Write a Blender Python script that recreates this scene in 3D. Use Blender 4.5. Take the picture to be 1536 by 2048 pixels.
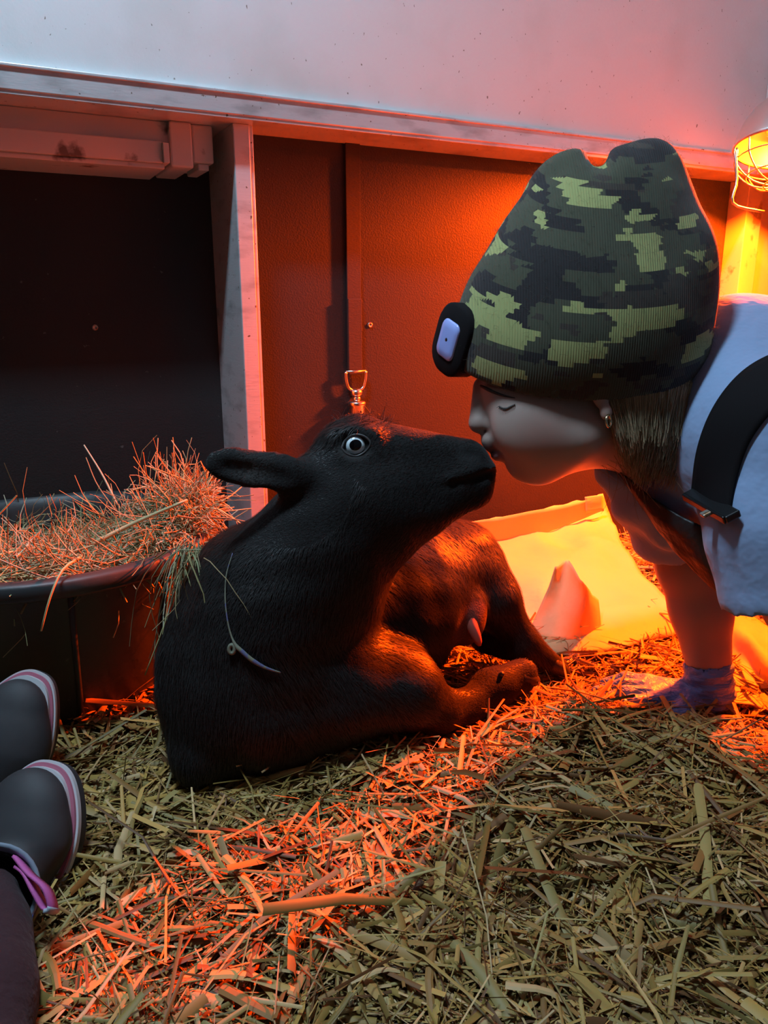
import bpy, math, random
import numpy as np
from mathutils import Vector, Matrix
from mathutils.bvhtree import BVHTree

for o in list(bpy.data.objects):
    bpy.data.objects.remove(o)
random.seed(7)
rng = np.random.default_rng(11)
scn = bpy.context.scene
COL = scn.collection

# ------------------------------------------------------------------ camera
F, W, HH = 1538.0, 1536, 2048
CH, YAW, PIT = 0.54, math.radians(27), math.radians(15.2)
C = np.array([0, 0, CH])
fw = np.array([math.sin(YAW) * math.cos(PIT), math.cos(YAW) * math.cos(PIT), -math.sin(PIT)])
rt = np.array([math.cos(YAW), -math.sin(YAW), 0.0])
up = np.cross(rt, fw)
cam = bpy.data.cameras.new('camera')
cam.sensor_fit = 'HORIZONTAL'
cam.sensor_width = 36.0
cam.lens = 36.0 * F / W
cam.clip_start = 0.02
camo = bpy.data.objects.new('camera', cam)
COL.objects.link(camo)
camo.matrix_world = Matrix(((rt[0], up[0], -fw[0], C[0]), (rt[1], up[1], -fw[1], C[1]),
                            (rt[2], up[2], -fw[2], C[2]), (0, 0, 0, 1)))
scn.camera = camo
# ------------------------------------------------------------------ world and light
world = bpy.data.worlds.new('world')
scn.world = world
world.use_nodes = True
bg = world.node_tree.nodes['Background']
bg.inputs[0].default_value = (0.55, 0.68, 0.85, 1)
bg.inputs[1].default_value = 0.07
COOL_LAMP_POS = (-0.12, 0.68, 1.98)
COOL_W = 31.0
LAMP_EMIT = 18500.0
la = bpy.data.lights.new('ceiling_light_glow', 'AREA')
la.shape = 'RECTANGLE'
la.size, la.size_y = 0.42, 0.10
la.energy = COOL_W
la.color = (0.55, 0.80, 1.0)
lo = bpy.data.objects.new('ceiling_light_glow', la)
lo.location = COOL_LAMP_POS
COL.objects.link(lo)
vs = scn.view_settings
vs.view_transform = 'Standard'
vs.look = 'None'
vs.exposure = 0.0
vs.gamma = 1.0
vs.use_curve_mapping = False


# ------------------------------------------------------------------ pixel helpers
def ray(x, y):
    return fw + (x - 768) / F * rt + (1024 - y) / F * up


def P(x, y, d):
    return C + d * ray(x, y)


def PZ(x, y, z=0.0):
    v = ray(x, y)
    return C + v * ((z - CH) / v[2])


def PY(x, y, Y):
    v = ray(x, y)
    return C + v * (Y / v[1])


# ------------------------------------------------------------------ mesh helpers
def make_mesh(name, verts, faces, mat=None, smooth=True, colors=None, vecs=None):
    """verts (n,3); faces: list of (m,k) int arrays or list of tuples"""
    me = bpy.data.meshes.new(name)
    verts = np.asarray(verts, dtype=np.float32)
    if isinstance(faces, np.ndarray):
        faces = [faces]
    if len(faces) and not isinstance(faces[0], np.ndarray):
        me.from_pydata([tuple(map(float, v)) for v in verts], [], [tuple(int(i) for i in f) for f in faces])
    else:
        nl = sum(f.size for f in faces)
        npoly = sum(len(f) for f in faces)
        me.vertices.add(len(verts))
        me.vertices.foreach_set('co', verts.ravel())
        me.loops.add(nl)
        me.loops.foreach_set('vertex_index', np.concatenate([f.ravel() for f in faces]).astype(np.int32))
        me.polygons.add(npoly)
        tot = np.concatenate([np.full(len(f), f.shape[1]) for f in faces]).astype(np.int32)
        st = np.concatenate([[0], np.cumsum(tot)[:-1]]).astype(np.int32)
        me.polygons.foreach_set('loop_start', st)
        me.polygons.foreach_set('loop_total', tot)
        me.update(calc_edges=True)
    me.validate()
    if smooth:
        me.polygons.foreach_set('use_smooth', np.ones(len(me.polygons), dtype=bool))
    if colors is not None:
        a = me.attributes.new('Col', 'FLOAT_COLOR', 'POINT')
        cc = np.ones((len(verts), 4), dtype=np.float32)
        cc[:, :3] = colors
        a.data.foreach_set('color', cc.ravel())
    if vecs is not None:
        a = me.attributes.new('pat', 'FLOAT_VECTOR', 'POINT')
        a.data.foreach_set('vector', np.asarray(vecs, dtype=np.float32).ravel())
    if mat:
        me.materials.append(mat)
    return me


def tag(o, label=None, cat=None, group=None, kind=None):
    if label:
        o['label'] = label
    if cat:
        o['category'] = cat
    if group:
        o['group'] = group
    if kind:
        o['kind'] = kind
    return o


def link(name, me, parent=None):
    o = bpy.data.objects.new(name, me)
    COL.objects.link(o)
    if parent is not None:
        o.parent = parent
        bpy.context.view_layer.update()
        o.matrix_parent_inverse = parent.matrix_world.inverted()
    return o


def obj(name, verts, faces, mat, parent=None, smooth=True, colors=None, vecs=None):
    return link(name, make_mesh(name, verts, faces, mat, smooth, colors, vecs), parent)


def empty(name, loc, label, cat, group=None):
    o = bpy.data.objects.new(name, None)
    o.empty_display_size = 0.05
    COL.objects.link(o)
    o.location = Vector(loc)
    bpy.context.view_layer.update()
    return tag(o, label, cat, group)


def bevel(o, w=0.002, seg=2):
    m = o.modifiers.new('bevel', 'BEVEL')
    m.width = w
    m.segments = seg
    m.limit_method = 'ANGLE'
    return o


BOXF = [(0, 3, 2, 1), (4, 5, 6, 7), (0, 1, 5, 4), (1, 2, 6, 5), (2, 3, 7, 6), (3, 0, 4, 7)]


def box(name, lo_, hi_, mat, parent=None, bv=0.0015):
    x0, y0, z0 = lo_
    x1, y1, z1 = hi_
    v = [(x0, y0, z0), (x1, y0, z0), (x1, y1, z0), (x0, y1, z0), (x0, y0, z1), (x1, y0, z1), (x1, y1, z1), (x0, y1, z1)]
    o = obj(name, v, BOXF, mat, parent, smooth=False)
    if bv:
        bevel(o, bv)
    return o


def tube_arr(pts, rad, sides=6, closed=False):
    pts = np.asarray(pts, float)
    n = len(pts)
    rad = np.broadcast_to(rad, (n,))
    V = []
    if closed:
        tg = np.roll(pts, -1, 0) - np.roll(pts, 1, 0)
    else:
        tg = np.gradient(pts, axis=0)
    tg /= np.linalg.norm(tg, axis=1)[:, None] + 1e-12
    ref = np.array([0, 0, 1.0]) if abs(tg[0][2]) < .9 else np.array([1.0, 0, 0])
    s = np.cross(tg[0], ref)
    s /= np.linalg.norm(s)
    for i in range(n):
        s = s - tg[i] * (s @ tg[i])
        s /= np.linalg.norm(s) + 1e-12
        b = np.cross(tg[i], s)
        for k in range(sides):
            a = 2 * math.pi * k / sides
            V.append(pts[i] + rad[i] * (math.cos(a) * s + math.sin(a) * b))
    Fc = []
    m = n if closed else n - 1
    for i in range(m):
        j = (i + 1) % n
        for k in range(sides):
            k2 = (k + 1) % sides
            Fc.append((i * sides + k, i * sides + k2, j * sides + k2, j * sides + k))
    if not closed:
        Fc.append(tuple(range(sides - 1, -1, -1)))
        Fc.append(tuple((n - 1) * sides + k for k in range(sides)))
    return V, Fc


def tube(name, pts, rad, mat, parent=None, sides=8, closed=False):
    v, f = tube_arr(pts, rad, sides, closed)
    return obj(name, v, f, mat, parent)


def merge(parts):
    V, Fc, n = [], [], 0
    for v, f in parts:
        V += [tuple(q) for q in v]
        Fc += [tuple(i + n for i in q) for q in f]
        n += len(v)
    return V, Fc


def frame_from(axis):
    a = np.asarray(axis, float)
    a = a / np.linalg.norm(a)
    ref = np.array([0, 0, 1.0]) if abs(a[2]) < .9 else np.array([1.0, 0, 0])
    s = np.cross(ref, a)
    s /= np.linalg.norm(s)
    t = np.cross(a, s)
    return s, t, a


def lathe_arr(prof, center, axis=(0, 0, 1), n=48, a0=0.0, a1=2 * math.pi):
    s, t, a = frame_from(axis)
    V, Fc = [], []
    full = abs(a1 - a0 - 2 * math.pi) < 1e-6
    m = n if full else n + 1
    for r, h in prof:
        for k in range(m):
            an = a0 + (a1 - a0) * k / n
            V.append(np.asarray(center) + r * (math.cos(an) * s + math.sin(an) * t) + h * a)
    for i in range(len(prof) - 1):
        for k in range(n):
            k2 = (k + 1) % m if full else k + 1
            Fc.append((i * m + k, i * m + k2, (i + 1) * m + k2, (i + 1) * m + k))
    return V, Fc


def catmull(pts, n):
    pts = np.asarray(pts, float)
    q = np.vstack([2 * pts[0] - pts[1], pts, 2 * pts[-1] - pts[-2]])
    out = []
    seg = len(pts) - 1
    for i in range(n):
        t = seg * i / (n - 1)
        k = min(int(t), seg - 1)
        t -= k
        a, b, c, d = q[k], q[k + 1], q[k + 2], q[k + 3]
        out.append(.5 * (2 * b + (c - a) * t + (2 * a - 5 * b + 4 * c - d) * t * t + (3 * b - a - 3 * c + d) * t ** 3))
    return np.array(out)


def vnoise(p, freq, seed=0):
    """smooth pseudo-noise in -1..1 from sums of sines"""
    r = np.random.default_rng(seed)
    out = np.zeros(len(p))
    for i in range(7):
        k = r.normal(size=3)
        k = k / np.linalg.norm(k) * freq * r.uniform(.6, 1.7)
        out += np.sin(p @ k + r.uniform(0, 6.28)) * r.uniform(.5, 1)
    return out / 3.0


# ------------------------------------------------------------------ implicit surfaces
class SDF:
    def __init__(self, lo_, hi_, h):
        self.h = h
        self.lo = np.asarray(lo_, float)
        self.ax = [np.arange(self.lo[i], hi_[i] + h, h) for i in range(3)]
        self.v = np.full([len(a) for a in self.ax], 0.08, dtype=np.float32)

    def _sub(self, lo_, hi_):
        sl, cs = [], []
        for i in range(3):
            a = self.ax[i]
            i0 = max(0, int((lo_[i] - a[0]) / self.h))
            i1 = min(len(a), int((hi_[i] - a[0]) / self.h) + 2)
            if i1 <= i0:
                return None, None
            sl.append(slice(i0, i1))
            sh = [1, 1, 1]
            sh[i] = -1
            cs.append(a[i0:i1].reshape(sh).astype(np.float32))
        return tuple(sl), cs

    def _comb(self, sl, d, k, sub):
        a = self.v[sl]
        if sub:
            d = -d
            h = np.maximum(k - np.abs(a - d), 0) / max(k, 1e-6)
            self.v[sl] = np.maximum(a, d) + h * h * k * .25
        else:
            h = np.maximum(k - np.abs(a - d), 0) / max(k, 1e-6)
            self.v[sl] = np.minimum(a, d) - h * h * k * .25

    def cone(self, a, b, ra, rb, k=.02, sub=False, flat=None):
        """tapered capsule; flat=(axis, factor) squeezes it along an axis about point a"""
        a, b = np.asarray(a, float), np.asarray(b, float)
        pad = max(ra, rb) * (flat[1] if flat and flat[1] > 1 else 1) + k + .03
        sl, c = self._sub(np.minimum(a, b) - pad, np.maximum(a, b) + pad)
        if sl is None:
            return self
        q = [c[i] - a[i] for i in range(3)]
        ba = b - a
        if flat:
            n, s = np.asarray(flat[0], float), flat[1]
            w = (q[0] * n[0] + q[1] * n[1] + q[2] * n[2]) * (1 / s - 1)
            q = [q[i] + w * n[i] for i in range(3)]
            ba = ba + n * (ba @ n) * (1 / s - 1)
        t = np.clip((q[0] * ba[0] + q[1] * ba[1] + q[2] * ba[2]) / max(ba @ ba, 1e-9), 0, 1)
        d = np.sqrt((q[0] - t * ba[0]) ** 2 + (q[1] - t * ba[1]) ** 2 + (q[2] - t * ba[2]) ** 2) - (ra + (rb - ra) * t)
        if flat and flat[1] < 1:
            d = d * (0.5 + 0.5 * flat[1])
        self._comb(sl, d, k, sub)
        return self

    def chain(self, pts, k=.02, flat=None):
        for (a, ra), (b, rb) in zip(pts[:-1], pts[1:]):
            self.cone(a, b, ra, rb, k, False, flat)
        return self

    def ell(self, c0, rad, axes=None, k=.02, sub=False):
        c0 = np.asarray(c0, float)
        A = np.asarray(axes if axes is not None else np.eye(3), float)
        ext = np.sqrt(((A * np.asarray(rad)[:, None]) ** 2).sum(0)) + k + .03
        sl, c = self._sub(c0 - ext, c0 + ext)
        if sl is None:
            return self
        q = [c[i] - c0[i] for i in range(3)]
        k0 = 0
        k1 = 0
        for j in range(3):
            w = q[0] * A[j][0] + q[1] * A[j][1] + q[2] * A[j][2]
            k0 = k0 + (w / rad[j]) ** 2
            k1 = k1 + (w / rad[j] ** 2) ** 2
        k0 = np.sqrt(k0)
        k1 = np.sqrt(k1) + 1e-9
        self._comb(sl, (k0 * (k0 - 1) / k1).astype(np.float32), k, sub)
        return self

    def plane(self, p0, n, k=.004):
        """cut away the side the normal points to"""
        n = np.asarray(n, float) / np.linalg.norm(n)
        X, Y, Z = [self.ax[i].reshape([-1 if j == i else 1 for j in range(3)]) for i in range(3)]
        d = ((X - p0[0]) * n[0] + (Y - p0[1]) * n[1] + (Z - p0[2]) * n[2]).astype(np.float32)
        h = np.maximum(k - np.abs(self.v - d), 0) / k
        self.v = np.maximum(self.v, d) + h * h * k * .25
        return self

    def mesh(self):
        v, h = self.v, self.h
        v[[0, -1]] = .05
        v[:, [0, -1]] = .05
        v[:, :, [0, -1]] = .05
        s = v < 0
        nx, ny, nz = v.shape
        cnt = np.zeros((nx - 1, ny - 1, nz - 1), dtype=np.int8)
        for i in (0, 1):
            for j in (0, 1):
                for k in (0, 1):
                    cnt += s[i:nx - 1 + i, j:ny - 1 + j, k:nz - 1 + k]
        act = (cnt > 0) & (cnt < 8)
        I, J, K = np.nonzero(act)
        idx = np.full(act.shape, -1, dtype=np.int64)
        idx[I, J, K] = np.arange(len(I))
        acc = np.zeros((len(I), 3))
        num = np.zeros(len(I))
        cor = [(i, j, k) for i in (0, 1) for j in (0, 1) for k in (0, 1)]
        for a in cor:
            for b in cor:
                if sum(abs(a[i] - b[i]) for i in range(3)) == 1 and a < b:
                    va = v[I + a[0], J + a[1], K + a[2]]
                    vb = v[I + b[0], J + b[1], K + b[2]]
                    m = (va < 0) != (vb < 0)
                    t = np.where(m, va / np.where(m, va - vb, 1), 0)
                    for q in range(3):
                        acc[:, q] += np.where(m, a[q] + t * (b[q] - a[q]), 0)
                    num += m
        V = (acc / num[:, None] + np.stack([I, J, K], 1)) * h + self.lo
        Q = []
        d = s[:-1, 1:-1, 1:-1] != s[1:, 1:-1, 1:-1]
        i, j, k = np.nonzero(d)
        j += 1
        k += 1
        q = np.stack([idx[i, j - 1, k - 1], idx[i, j, k - 1], idx[i, j, k], idx[i, j - 1, k]], 1)
        fl = s[i, j, k]
        Q.append(np.where(fl[:, None], q, q[:, ::-1]))
        d = s[1:-1, :-1, 1:-1] != s[1:-1, 1:, 1:-1]
        i, j, k = np.nonzero(d)
        i += 1
        k += 1
        q = np.stack([idx[i - 1, j, k - 1], idx[i - 1, j, k], idx[i, j, k], idx[i, j, k - 1]], 1)
        fl = s[i, j, k]
        Q.append(np.where(fl[:, None], q, q[:, ::-1]))
        d = s[1:-1, 1:-1, :-1] != s[1:-1, 1:-1, 1:]
        i, j, k = np.nonzero(d)
        i += 1
        j += 1
        q = np.stack([idx[i - 1, j - 1, k], idx[i, j - 1, k], idx[i, j, k], idx[i - 1, j, k]], 1)
        fl = s[i, j, k]
        Q.append(np.where(fl[:, None], q, q[:, ::-1]))
        Q = np.concatenate(Q).astype(np.int32)
        return V, Q


def relax(V, Q, n=2, f=.5):
    for _ in range(n):
        acc = np.zeros_like(V)
        num = np.zeros(len(V))
        for a, b in ((0, 1), (1, 2), (2, 3), (3, 0)):
            np.add.at(acc, Q[:, a], V[Q[:, b]])
            np.add.at(num, Q[:, a], 1)
            np.add.at(acc, Q[:, b], V[Q[:, a]])
            np.add.at(num, Q[:, b], 1)
        V = V * (1 - f) + f * acc / num[:, None]
    return V


def normals(V, Q):
    n = np.cross(V[Q[:, 2]] - V[Q[:, 0]], V[Q[:, 3]] - V[Q[:, 1]])
    N = np.zeros_like(V)
    for i in range(4):
        np.add.at(N, Q[:, i], n)
    return N / (np.linalg.norm(N, axis=1)[:, None] + 1e-12)


def AX(deg=0.0, tilt=0.0):
    """axes (image-right, image-up, depth) turned by deg counter-clockwise in the picture plane"""
    a = math.radians(deg)
    e1 = math.cos(a) * rt + math.sin(a) * up
    e2 = -math.sin(a) * rt + math.cos(a) * up
    e3 = fw
    if tilt:
        b = math.radians(tilt)
        e1, e3 = math.cos(b) * e1 + math.sin(b) * e3, -math.sin(b) * e1 + math.cos(b) * e3
    return np.array([e1, e2, e3])


def bvh_of(V, Q):
    return BVHTree.FromPolygons([tuple(map(float, v)) for v in V], [tuple(int(i) for i in q) for q in Q])


def hit(b, x, y):
    r_ = ray(x, y)
    h_, n_, i_, d_ = b.ray_cast(Vector(C), Vector(r_ / np.linalg.norm(r_)))
    return (np.array(h_), np.array(n_)) if h_ else (None, None)


# ------------------------------------------------------------------ materials
def mat(name, col=(.5, .5, .5), rough=.6, metal=0.0, spec=.5, attr=False, bump=None, noise=None, sheen=0.0, sss=0.0,
        trans=0.0, emit=None, aniso=0):
    m = bpy.data.materials.new(name)
    m.use_nodes = True
    nt = m.node_tree
    b = nt.nodes['Principled BSDF']
    b.inputs['Base Color'].default_value = (*col, 1)
    b.inputs['Roughness'].default_value = rough
    b.inputs['Metallic'].default_value = metal
    b.inputs['Specular IOR Level'].default_value = spec
    b.inputs['Sheen Weight'].default_value = sheen
    if sss:
        b.inputs['Subsurface Weight'].default_value = sss
        b.inputs['Subsurface Radius'].default_value = (.012, .005, .003)
        b.inputs['Subsurface Scale'].default_value = 1.0
    if emit:
        b.inputs['Emission Color'].default_value = (*emit[0], 1)
        b.inputs['Emission Strength'].default_value = emit[1]
    tc = nt.nodes.new('ShaderNodeTexCoord')
    src = None
    if attr:
        at = nt.nodes.new('ShaderNodeAttribute')
        at.attribute_name = 'Col'
        src = at.outputs['Color']
        nt.links.new(src, b.inputs['Base Color'])
    if noise:  # list of (scale, colour, lo, hi, detail, stretch)
        cur = src
        for sc, c2, lo_, hi_, det, stretch in noise:
            mp = nt.nodes.new('ShaderNodeMapping')
            mp.inputs['Scale'].default_value = stretch
            nt.links.new(tc.outputs['Object'], mp.inputs[0])
            n = nt.nodes.new('ShaderNodeTexNoise')
            n.inputs['Scale'].default_value = sc
            n.inputs['Detail'].default_value = det
            nt.links.new(mp.outputs[0], n.inputs['Vector'])
            mr = nt.nodes.new('ShaderNodeMapRange')
            mr.inputs[1].default_value = lo_
            mr.inputs[2].default_value = hi_
            nt.links.new(n.outputs[0], mr.inputs[0])
            mx = nt.nodes.new('ShaderNodeMix')
            mx.data_type = 'RGBA'
            nt.links.new(mr.outputs[0], mx.inputs[0])
            if cur is None:
                mx.inputs[6].default_value = (*col, 1)
            else:
                nt.links.new(cur, mx.inputs[6])
            mx.inputs[7].default_value = (*c2, 1)
            cur = mx.outputs[2]
        nt.links.new(cur, b.inputs['Base Color'])
    if bump:  # (scale, strength, distance, stretch, kind)
        sc, st, dist, stretch, kind = bump
        mp = nt.nodes.new('ShaderNodeMapping')
        mp.inputs['Scale'].default_value = stretch
        nt.links.new(tc.outputs['Object'], mp.inputs[0])
        if kind == 'voronoi':
            n = nt.nodes.new('ShaderNodeTexVoronoi')
        else:
            n = nt.nodes.new('ShaderNodeTexNoise')
            n.inputs['Detail'].default_value = 3
        n.inputs['Scale'].default_value = sc
        nt.links.new(mp.outputs[0], n.inputs['Vector'])
        bp = nt.nodes.new('ShaderNodeBump')
        bp.inputs['Strength'].default_value = st
        bp.inputs['Distance'].default_value = dist
        nt.links.new(n.outputs[0], bp.inputs['Height'])
        nt.links.new(bp.outputs[0], b.inputs['Normal'])
    if trans:  # thin translucent sheet
        tr = nt.nodes.new('ShaderNodeBsdfTranslucent')
        tr.inputs[0].default_value = (*col, 1)
        ms = nt.nodes.new('ShaderNodeMixShader')
        ms.inputs[0].default_value = trans
        out = nt.nodes['Material Output']
        nt.links.new(b.outputs[0], ms.inputs[1])
        nt.links.new(tr.outputs[0], ms.inputs[2])
        nt.links.new(ms.outputs[0], out.inputs['Surface'])
    return m


ONE = (1, 1, 1)
M_white = mat('white_panel', (.72, .73, .74), .42, spec=.45,
              noise=[(5, (.62, .63, .62), .52, .75, 5, ONE), (160, (.22, .2, .17), .715, .74, 2, (1, 1, .6)),
                     (38, (.30, .27, .22), .74, .78, 4, ONE)],
              bump=(220, .08, .002, ONE, 'noise'))
M_alu = mat('aluminium', (.74, .75, .77), .32, metal=.45,
            noise=[(14, (.45, .46, .47), .5, .72, 6, (1, 1, 3)), (130, (.2, .16, .12), .70, .74, 2, ONE)],
            bump=(60, .1, .002, (1, 1, 6), 'noise'))
M_paintalu = mat('painted_frame', (.62, .60, .58), .5, metal=.15,
                 noise=[(22, (.16, .12, .1), .62, .7, 5, ONE)])
M_rubber = mat('rubber_wall', (.017, .017, .0185), .55, spec=.35,
               noise=[(3, (.023, .0225, .023), .4, .7, 4, ONE), (90, (.09, .085, .08), .75, .8, 2, ONE)],
               bump=(330, .25, .0012, ONE, 'voronoi'))
M_floor = mat('floor_dirt', (.05, .038, .02), .95, noise=[(30, (.11, .085, .045), .4, .65, 6, ONE)],
              bump=(80, .8, .01, ONE, 'noise'))
M_straw = mat('straw', rough=.55, spec=.35, attr=True, trans=0)
M_hay = mat('hay', rough=.6, spec=.3, attr=True)
M_tub = mat('tub_rubber', (.032, .032, .034), .48, spec=.5,
            noise=[(16, (.045, .043, .04), .5, .7, 6, (1, 1, .5)), (60, (.12, .115, .105), .68, .78, 3, ONE)],
            bump=(50, .2, .003, ONE, 'noise'))
M_web = mat('nylon_webbing', (.016, .013, .014), .7, bump=(900, .5, .001, (.2, .2, 1), 'noise'))
M_steel = mat('plated_steel', (.62, .60, .56), .28, metal=1.0)
M_rust = mat('scuffed_steel', (.45, .4, .34), .4, metal=.8, noise=[(120, (.25, .14, .07), .5, .65, 3, ONE)])
M_paper = mat('feed_bag_paper', (.72, .60, .32), .62, trans=.34, noise=[(9, (.66, .54, .28), .4, .7, 4, ONE)],
              bump=(28, .5, .006, ONE, 'noise'))
M_fur = mat('black_hide', (.011, .0095, .009), .8, spec=.15, attr=True, sheen=0.05, bump=(420, .5, .002, ONE, 'noise'))
M_hair = mat('goat_hair', (.016, .012, .011), .45, spec=.32)
M_hoof = mat('hoof_horn', (.03, .025, .02), .5)
M_teat = mat('udder_skin', (.30, .085, .06), .5, sss=.2)
M_skin = mat('skin', rough=.5, spec=.4, attr=True, sss=.12)
M_shirt = mat('pale_blue_cotton', (.24, .34, .54), .85, sheen=.15, bump=(26, .35, .012, (1, 1, 1), 'noise'))
M_strap = mat('black_elastic', (.0075, .006, .007), .9, spec=.15)
M_bib = mat('black_overalls', (.016, .012, .012), .5, bump=(40, .5, .01, ONE, 'noise'))
M_bplast = mat('black_plastic', (.010, .010, .011), .3)
M_glove = mat('blue_nitrile', (.15, .28, .72), .42, spec=.5, bump=(55, .9, .009, (1, 1, 2.2), 'noise'))
M_blonde = mat('blonde_hair', rough=.42, spec=.5, attr=True)
M_lens = mat('lamp_lens', (.34, .42, .85), .18, spec=.7)
M_gold = mat('gold', (.75, .6, .35), .2, metal=1.0)
M_boot = mat('boot_rubber', (.028, .025, .028), .68, noise=[(30, (.04, .034, .036), .4, .7, 4, ONE)])
M_bootw = mat('boot_white_band', (.55, .54, .56), .6)
M_bootp = mat('boot_pink_line', (.42, .12, .18), .6)
M_pink = mat('pink_webbing', (.50, .10, .32), .7, bump=(500, .4, .001, ONE, 'noise'))
M_patch = mat('grey_patch', (.36, .40, .46), .7)
M_lining = mat('boot_lining', (.20, .24, .30), .8)
M_logo = mat('navy_logo', (.03, .05, .22), .6)
M_trous = mat('burgundy_fleece', (.040, .012, .016), .95, sheen=.03, bump=(90, .6, .004, ONE, 'noise'))
M_string = mat('twine', (.16, .16, .11), .7, noise=[(140, (.10, .10, .2), .5, .55, 2, ONE)])
M_black = mat('dark_pupil', (.003, .003, .004), .05)
M_iris = mat('blue_iris', (.80, .92, .97), .12, spec=.8)
M_lash = mat('eyelash', (.03, .02, .016), .6)
M_lampw = mat('ceiling_lamp_body', (.7, .7, .7), .5)
M_diff = mat('ceiling_lamp_diffuser', (.8, .85, .9), .4, emit=((.8, .92, 1), 3.0))
M_bulb = mat('heat_bulb', (.8, .1, .02), .2, emit=((1.0, .068, .001), LAMP_EMIT))
M_dome = mat('spun_aluminium', (.85, .84, .80), .30, metal=1.0)


def camo_mat(name):
    m = bpy.data.materials.new(name)
    m.use_nodes = True
    nt = m.node_tree
    N, L = nt.nodes.new, nt.links.new
    b = nt.nodes['Principled BSDF']
    b.inputs['Roughness'].default_value = .95
    b.inputs['Sheen Weight'].default_value = .12
    at = N('ShaderNodeAttribute')
    at.attribute_name = 'pat'
    sn = N('ShaderNodeVectorMath')
    sn.operation = 'SNAP'
    L(at.outputs['Vector'], sn.inputs[0])
    sn.inputs[1].default_value = (.0026, .0048, .0026)
    cur = None

    def blot(scale, sx, sy, off, thr, col, cur):
        mp = N('ShaderNodeMapping')
        mp.inputs['Scale'].default_value = (sx, sy, sx)
        mp.inputs['Rotation'].default_value = (0, 0, .16)
        mp.inputs['Location'].default_value = (off, off * 1.7, off * .3)
        L(sn.outputs[0], mp.inputs[0])
        n = N('ShaderNodeTexNoise')
        n.inputs['Scale'].default_value = scale
        n.inputs['Detail'].default_value = 1.6
        n.inputs['Roughness'].default_value = .55
        L(mp.outputs[0], n.inputs['Vector'])
        g = N('ShaderNodeMath')
        g.operation = 'GREATER_THAN'
        g.inputs[1].default_value = thr
        L(n.outputs[0], g.inputs[0])
        mx = N('ShaderNodeMix')
        mx.data_type = 'RGBA'
        L(g.outputs[0], mx.inputs[0])
        if cur is None:
            mx.inputs[6].default_value = (.052, .052, .030, 1)
        else:
            L(cur, mx.inputs[6])
        mx.inputs[7].default_value = (*col, 1)
        return mx.outputs[2]

    cur = blot(26, .5, 1.35, 3.1, .52, (.014, .010, .011), cur)
    cur = blot(24, .5, 1.3, 11.7, .60, (.040, .029, .022), cur)
    cur = blot(25, .46, 1.45, 23.9, .58, (.30, .31, .115), cur)
    # knit rib relief
    wv = N('ShaderNodeTexWave')
    wv.bands_direction = 'X'
    wv.inputs['Scale'].default_value = 120
    wv.inputs['Distortion'].default_value = .6
    L(at.outputs['Vector'], wv.inputs['Vector'])
    bp = N('ShaderNodeBump')
    bp.inputs['Strength'].default_value = .35
    bp.inputs['Distance'].default_value = .0012
    L(wv.outputs[0], bp.inputs['Height'])
    L(bp.outputs[0], b.inputs['Normal'])
    L(cur, b.inputs['Base Color'])
    return m


M_camo = camo_mat('camo_knit')

# ================================================================== SETTING
YW = 1.302          # dark lower wall
YU = 1.212          # white upper panel front
ZT = 0.805          # underside of the overhang
fl = obj('floor', [(-1.3, -1.2, -.06), (1.7, -1.2, -.06), (1.7, 1.5, -.06), (-1.3, 1.5, -.06),
                   (-1.3, -1.2, -.03), (1.7, -1.2, -.03), (1.7, 1.5, -.03), (-1.3, 1.5, -.03)], BOXF, M_floor, smooth=False)
tag(fl, 'trailer floor under the straw bedding', kind='structure')
wb = box('wall_back', (.40, YW, -.05), (1.70, YW + .03, ZT + .02), M_rubber)
tag(wb, 'pebbled dark rubber lower wall behind the goat', kind='structure')
wd = box('door_1', (-1.3, 1.385, -.05), (.42, 1.415, ZT + .02), M_rubber)
tag(wd, 'recessed black door panel behind the feed tub', kind='structure')
wu = box('wall_upper', (-1.3, YU, ZT + .033), (1.66, YU + .24, 2.05), M_white)
tag(wu, 'scuffed white upper wall panel overhanging the dark wall', kind='structure')
wr = box('wall_right', (1.66, -1.2, -.05), (1.69, 1.34, ZT + .02), M_rubber)
tag(wr, 'dark rubber lower side wall by the heat lamp', kind='structure')
wru = box('wall_right_upper', (1.505, -1.2, ZT + .033), (1.72, YU - .0005, 2.05), M_white)
tag(wru, 'white upper side wall beside the heat lamp', kind='structure')
wl = box('wall_left', (-1.33, -1.2, -.05), (-1.3, 1.45, 2.05), M_rubber)
tag(wl, 'dark side wall', kind='structure')
ce = box('ceiling', (-1.3, -1.2, 2.05), (1.72, 1.45, 2.08), M_white)
tag(ce, 'white trailer ceiling', kind='structure')
# aluminium edge trim: front face, top lip, underside
t1 = box('trim_1', (-1.3, YU - .006, ZT + .002), (1.505, YU + .004, ZT + .030), M_alu)
tag(t1, 'aluminium edge strip along the white panel', kind='structure')
box('trim_lip', (-1.3, YU - .009, ZT + .029), (1.505, YU + .003, ZT + .0335), M_alu, t1, .001)
box('trim_underside', (-1.3, YU - .004, ZT - .003), (1.66, YW + .06, ZT + .003), M_alu, t1, .001)
t2 = box('trim_2', (1.497, -1.2, ZT - .003), (1.66, YU - .007, ZT + .030), M_alu)
tag(t2, 'aluminium edge strip of the side wall overhang', kind='structure')
# post between door and wall
t3 = box('trim_3', (.374, 1.236, -.05), (.400, YW + .10, ZT - .003), M_alu)
tag(t3, 'scuffed aluminium post beside the door', kind='structure')
box('post_edge', (.400, 1.240, -.05), (.4065, YW, ZT - .003), M_alu, t3, .001)
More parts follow.
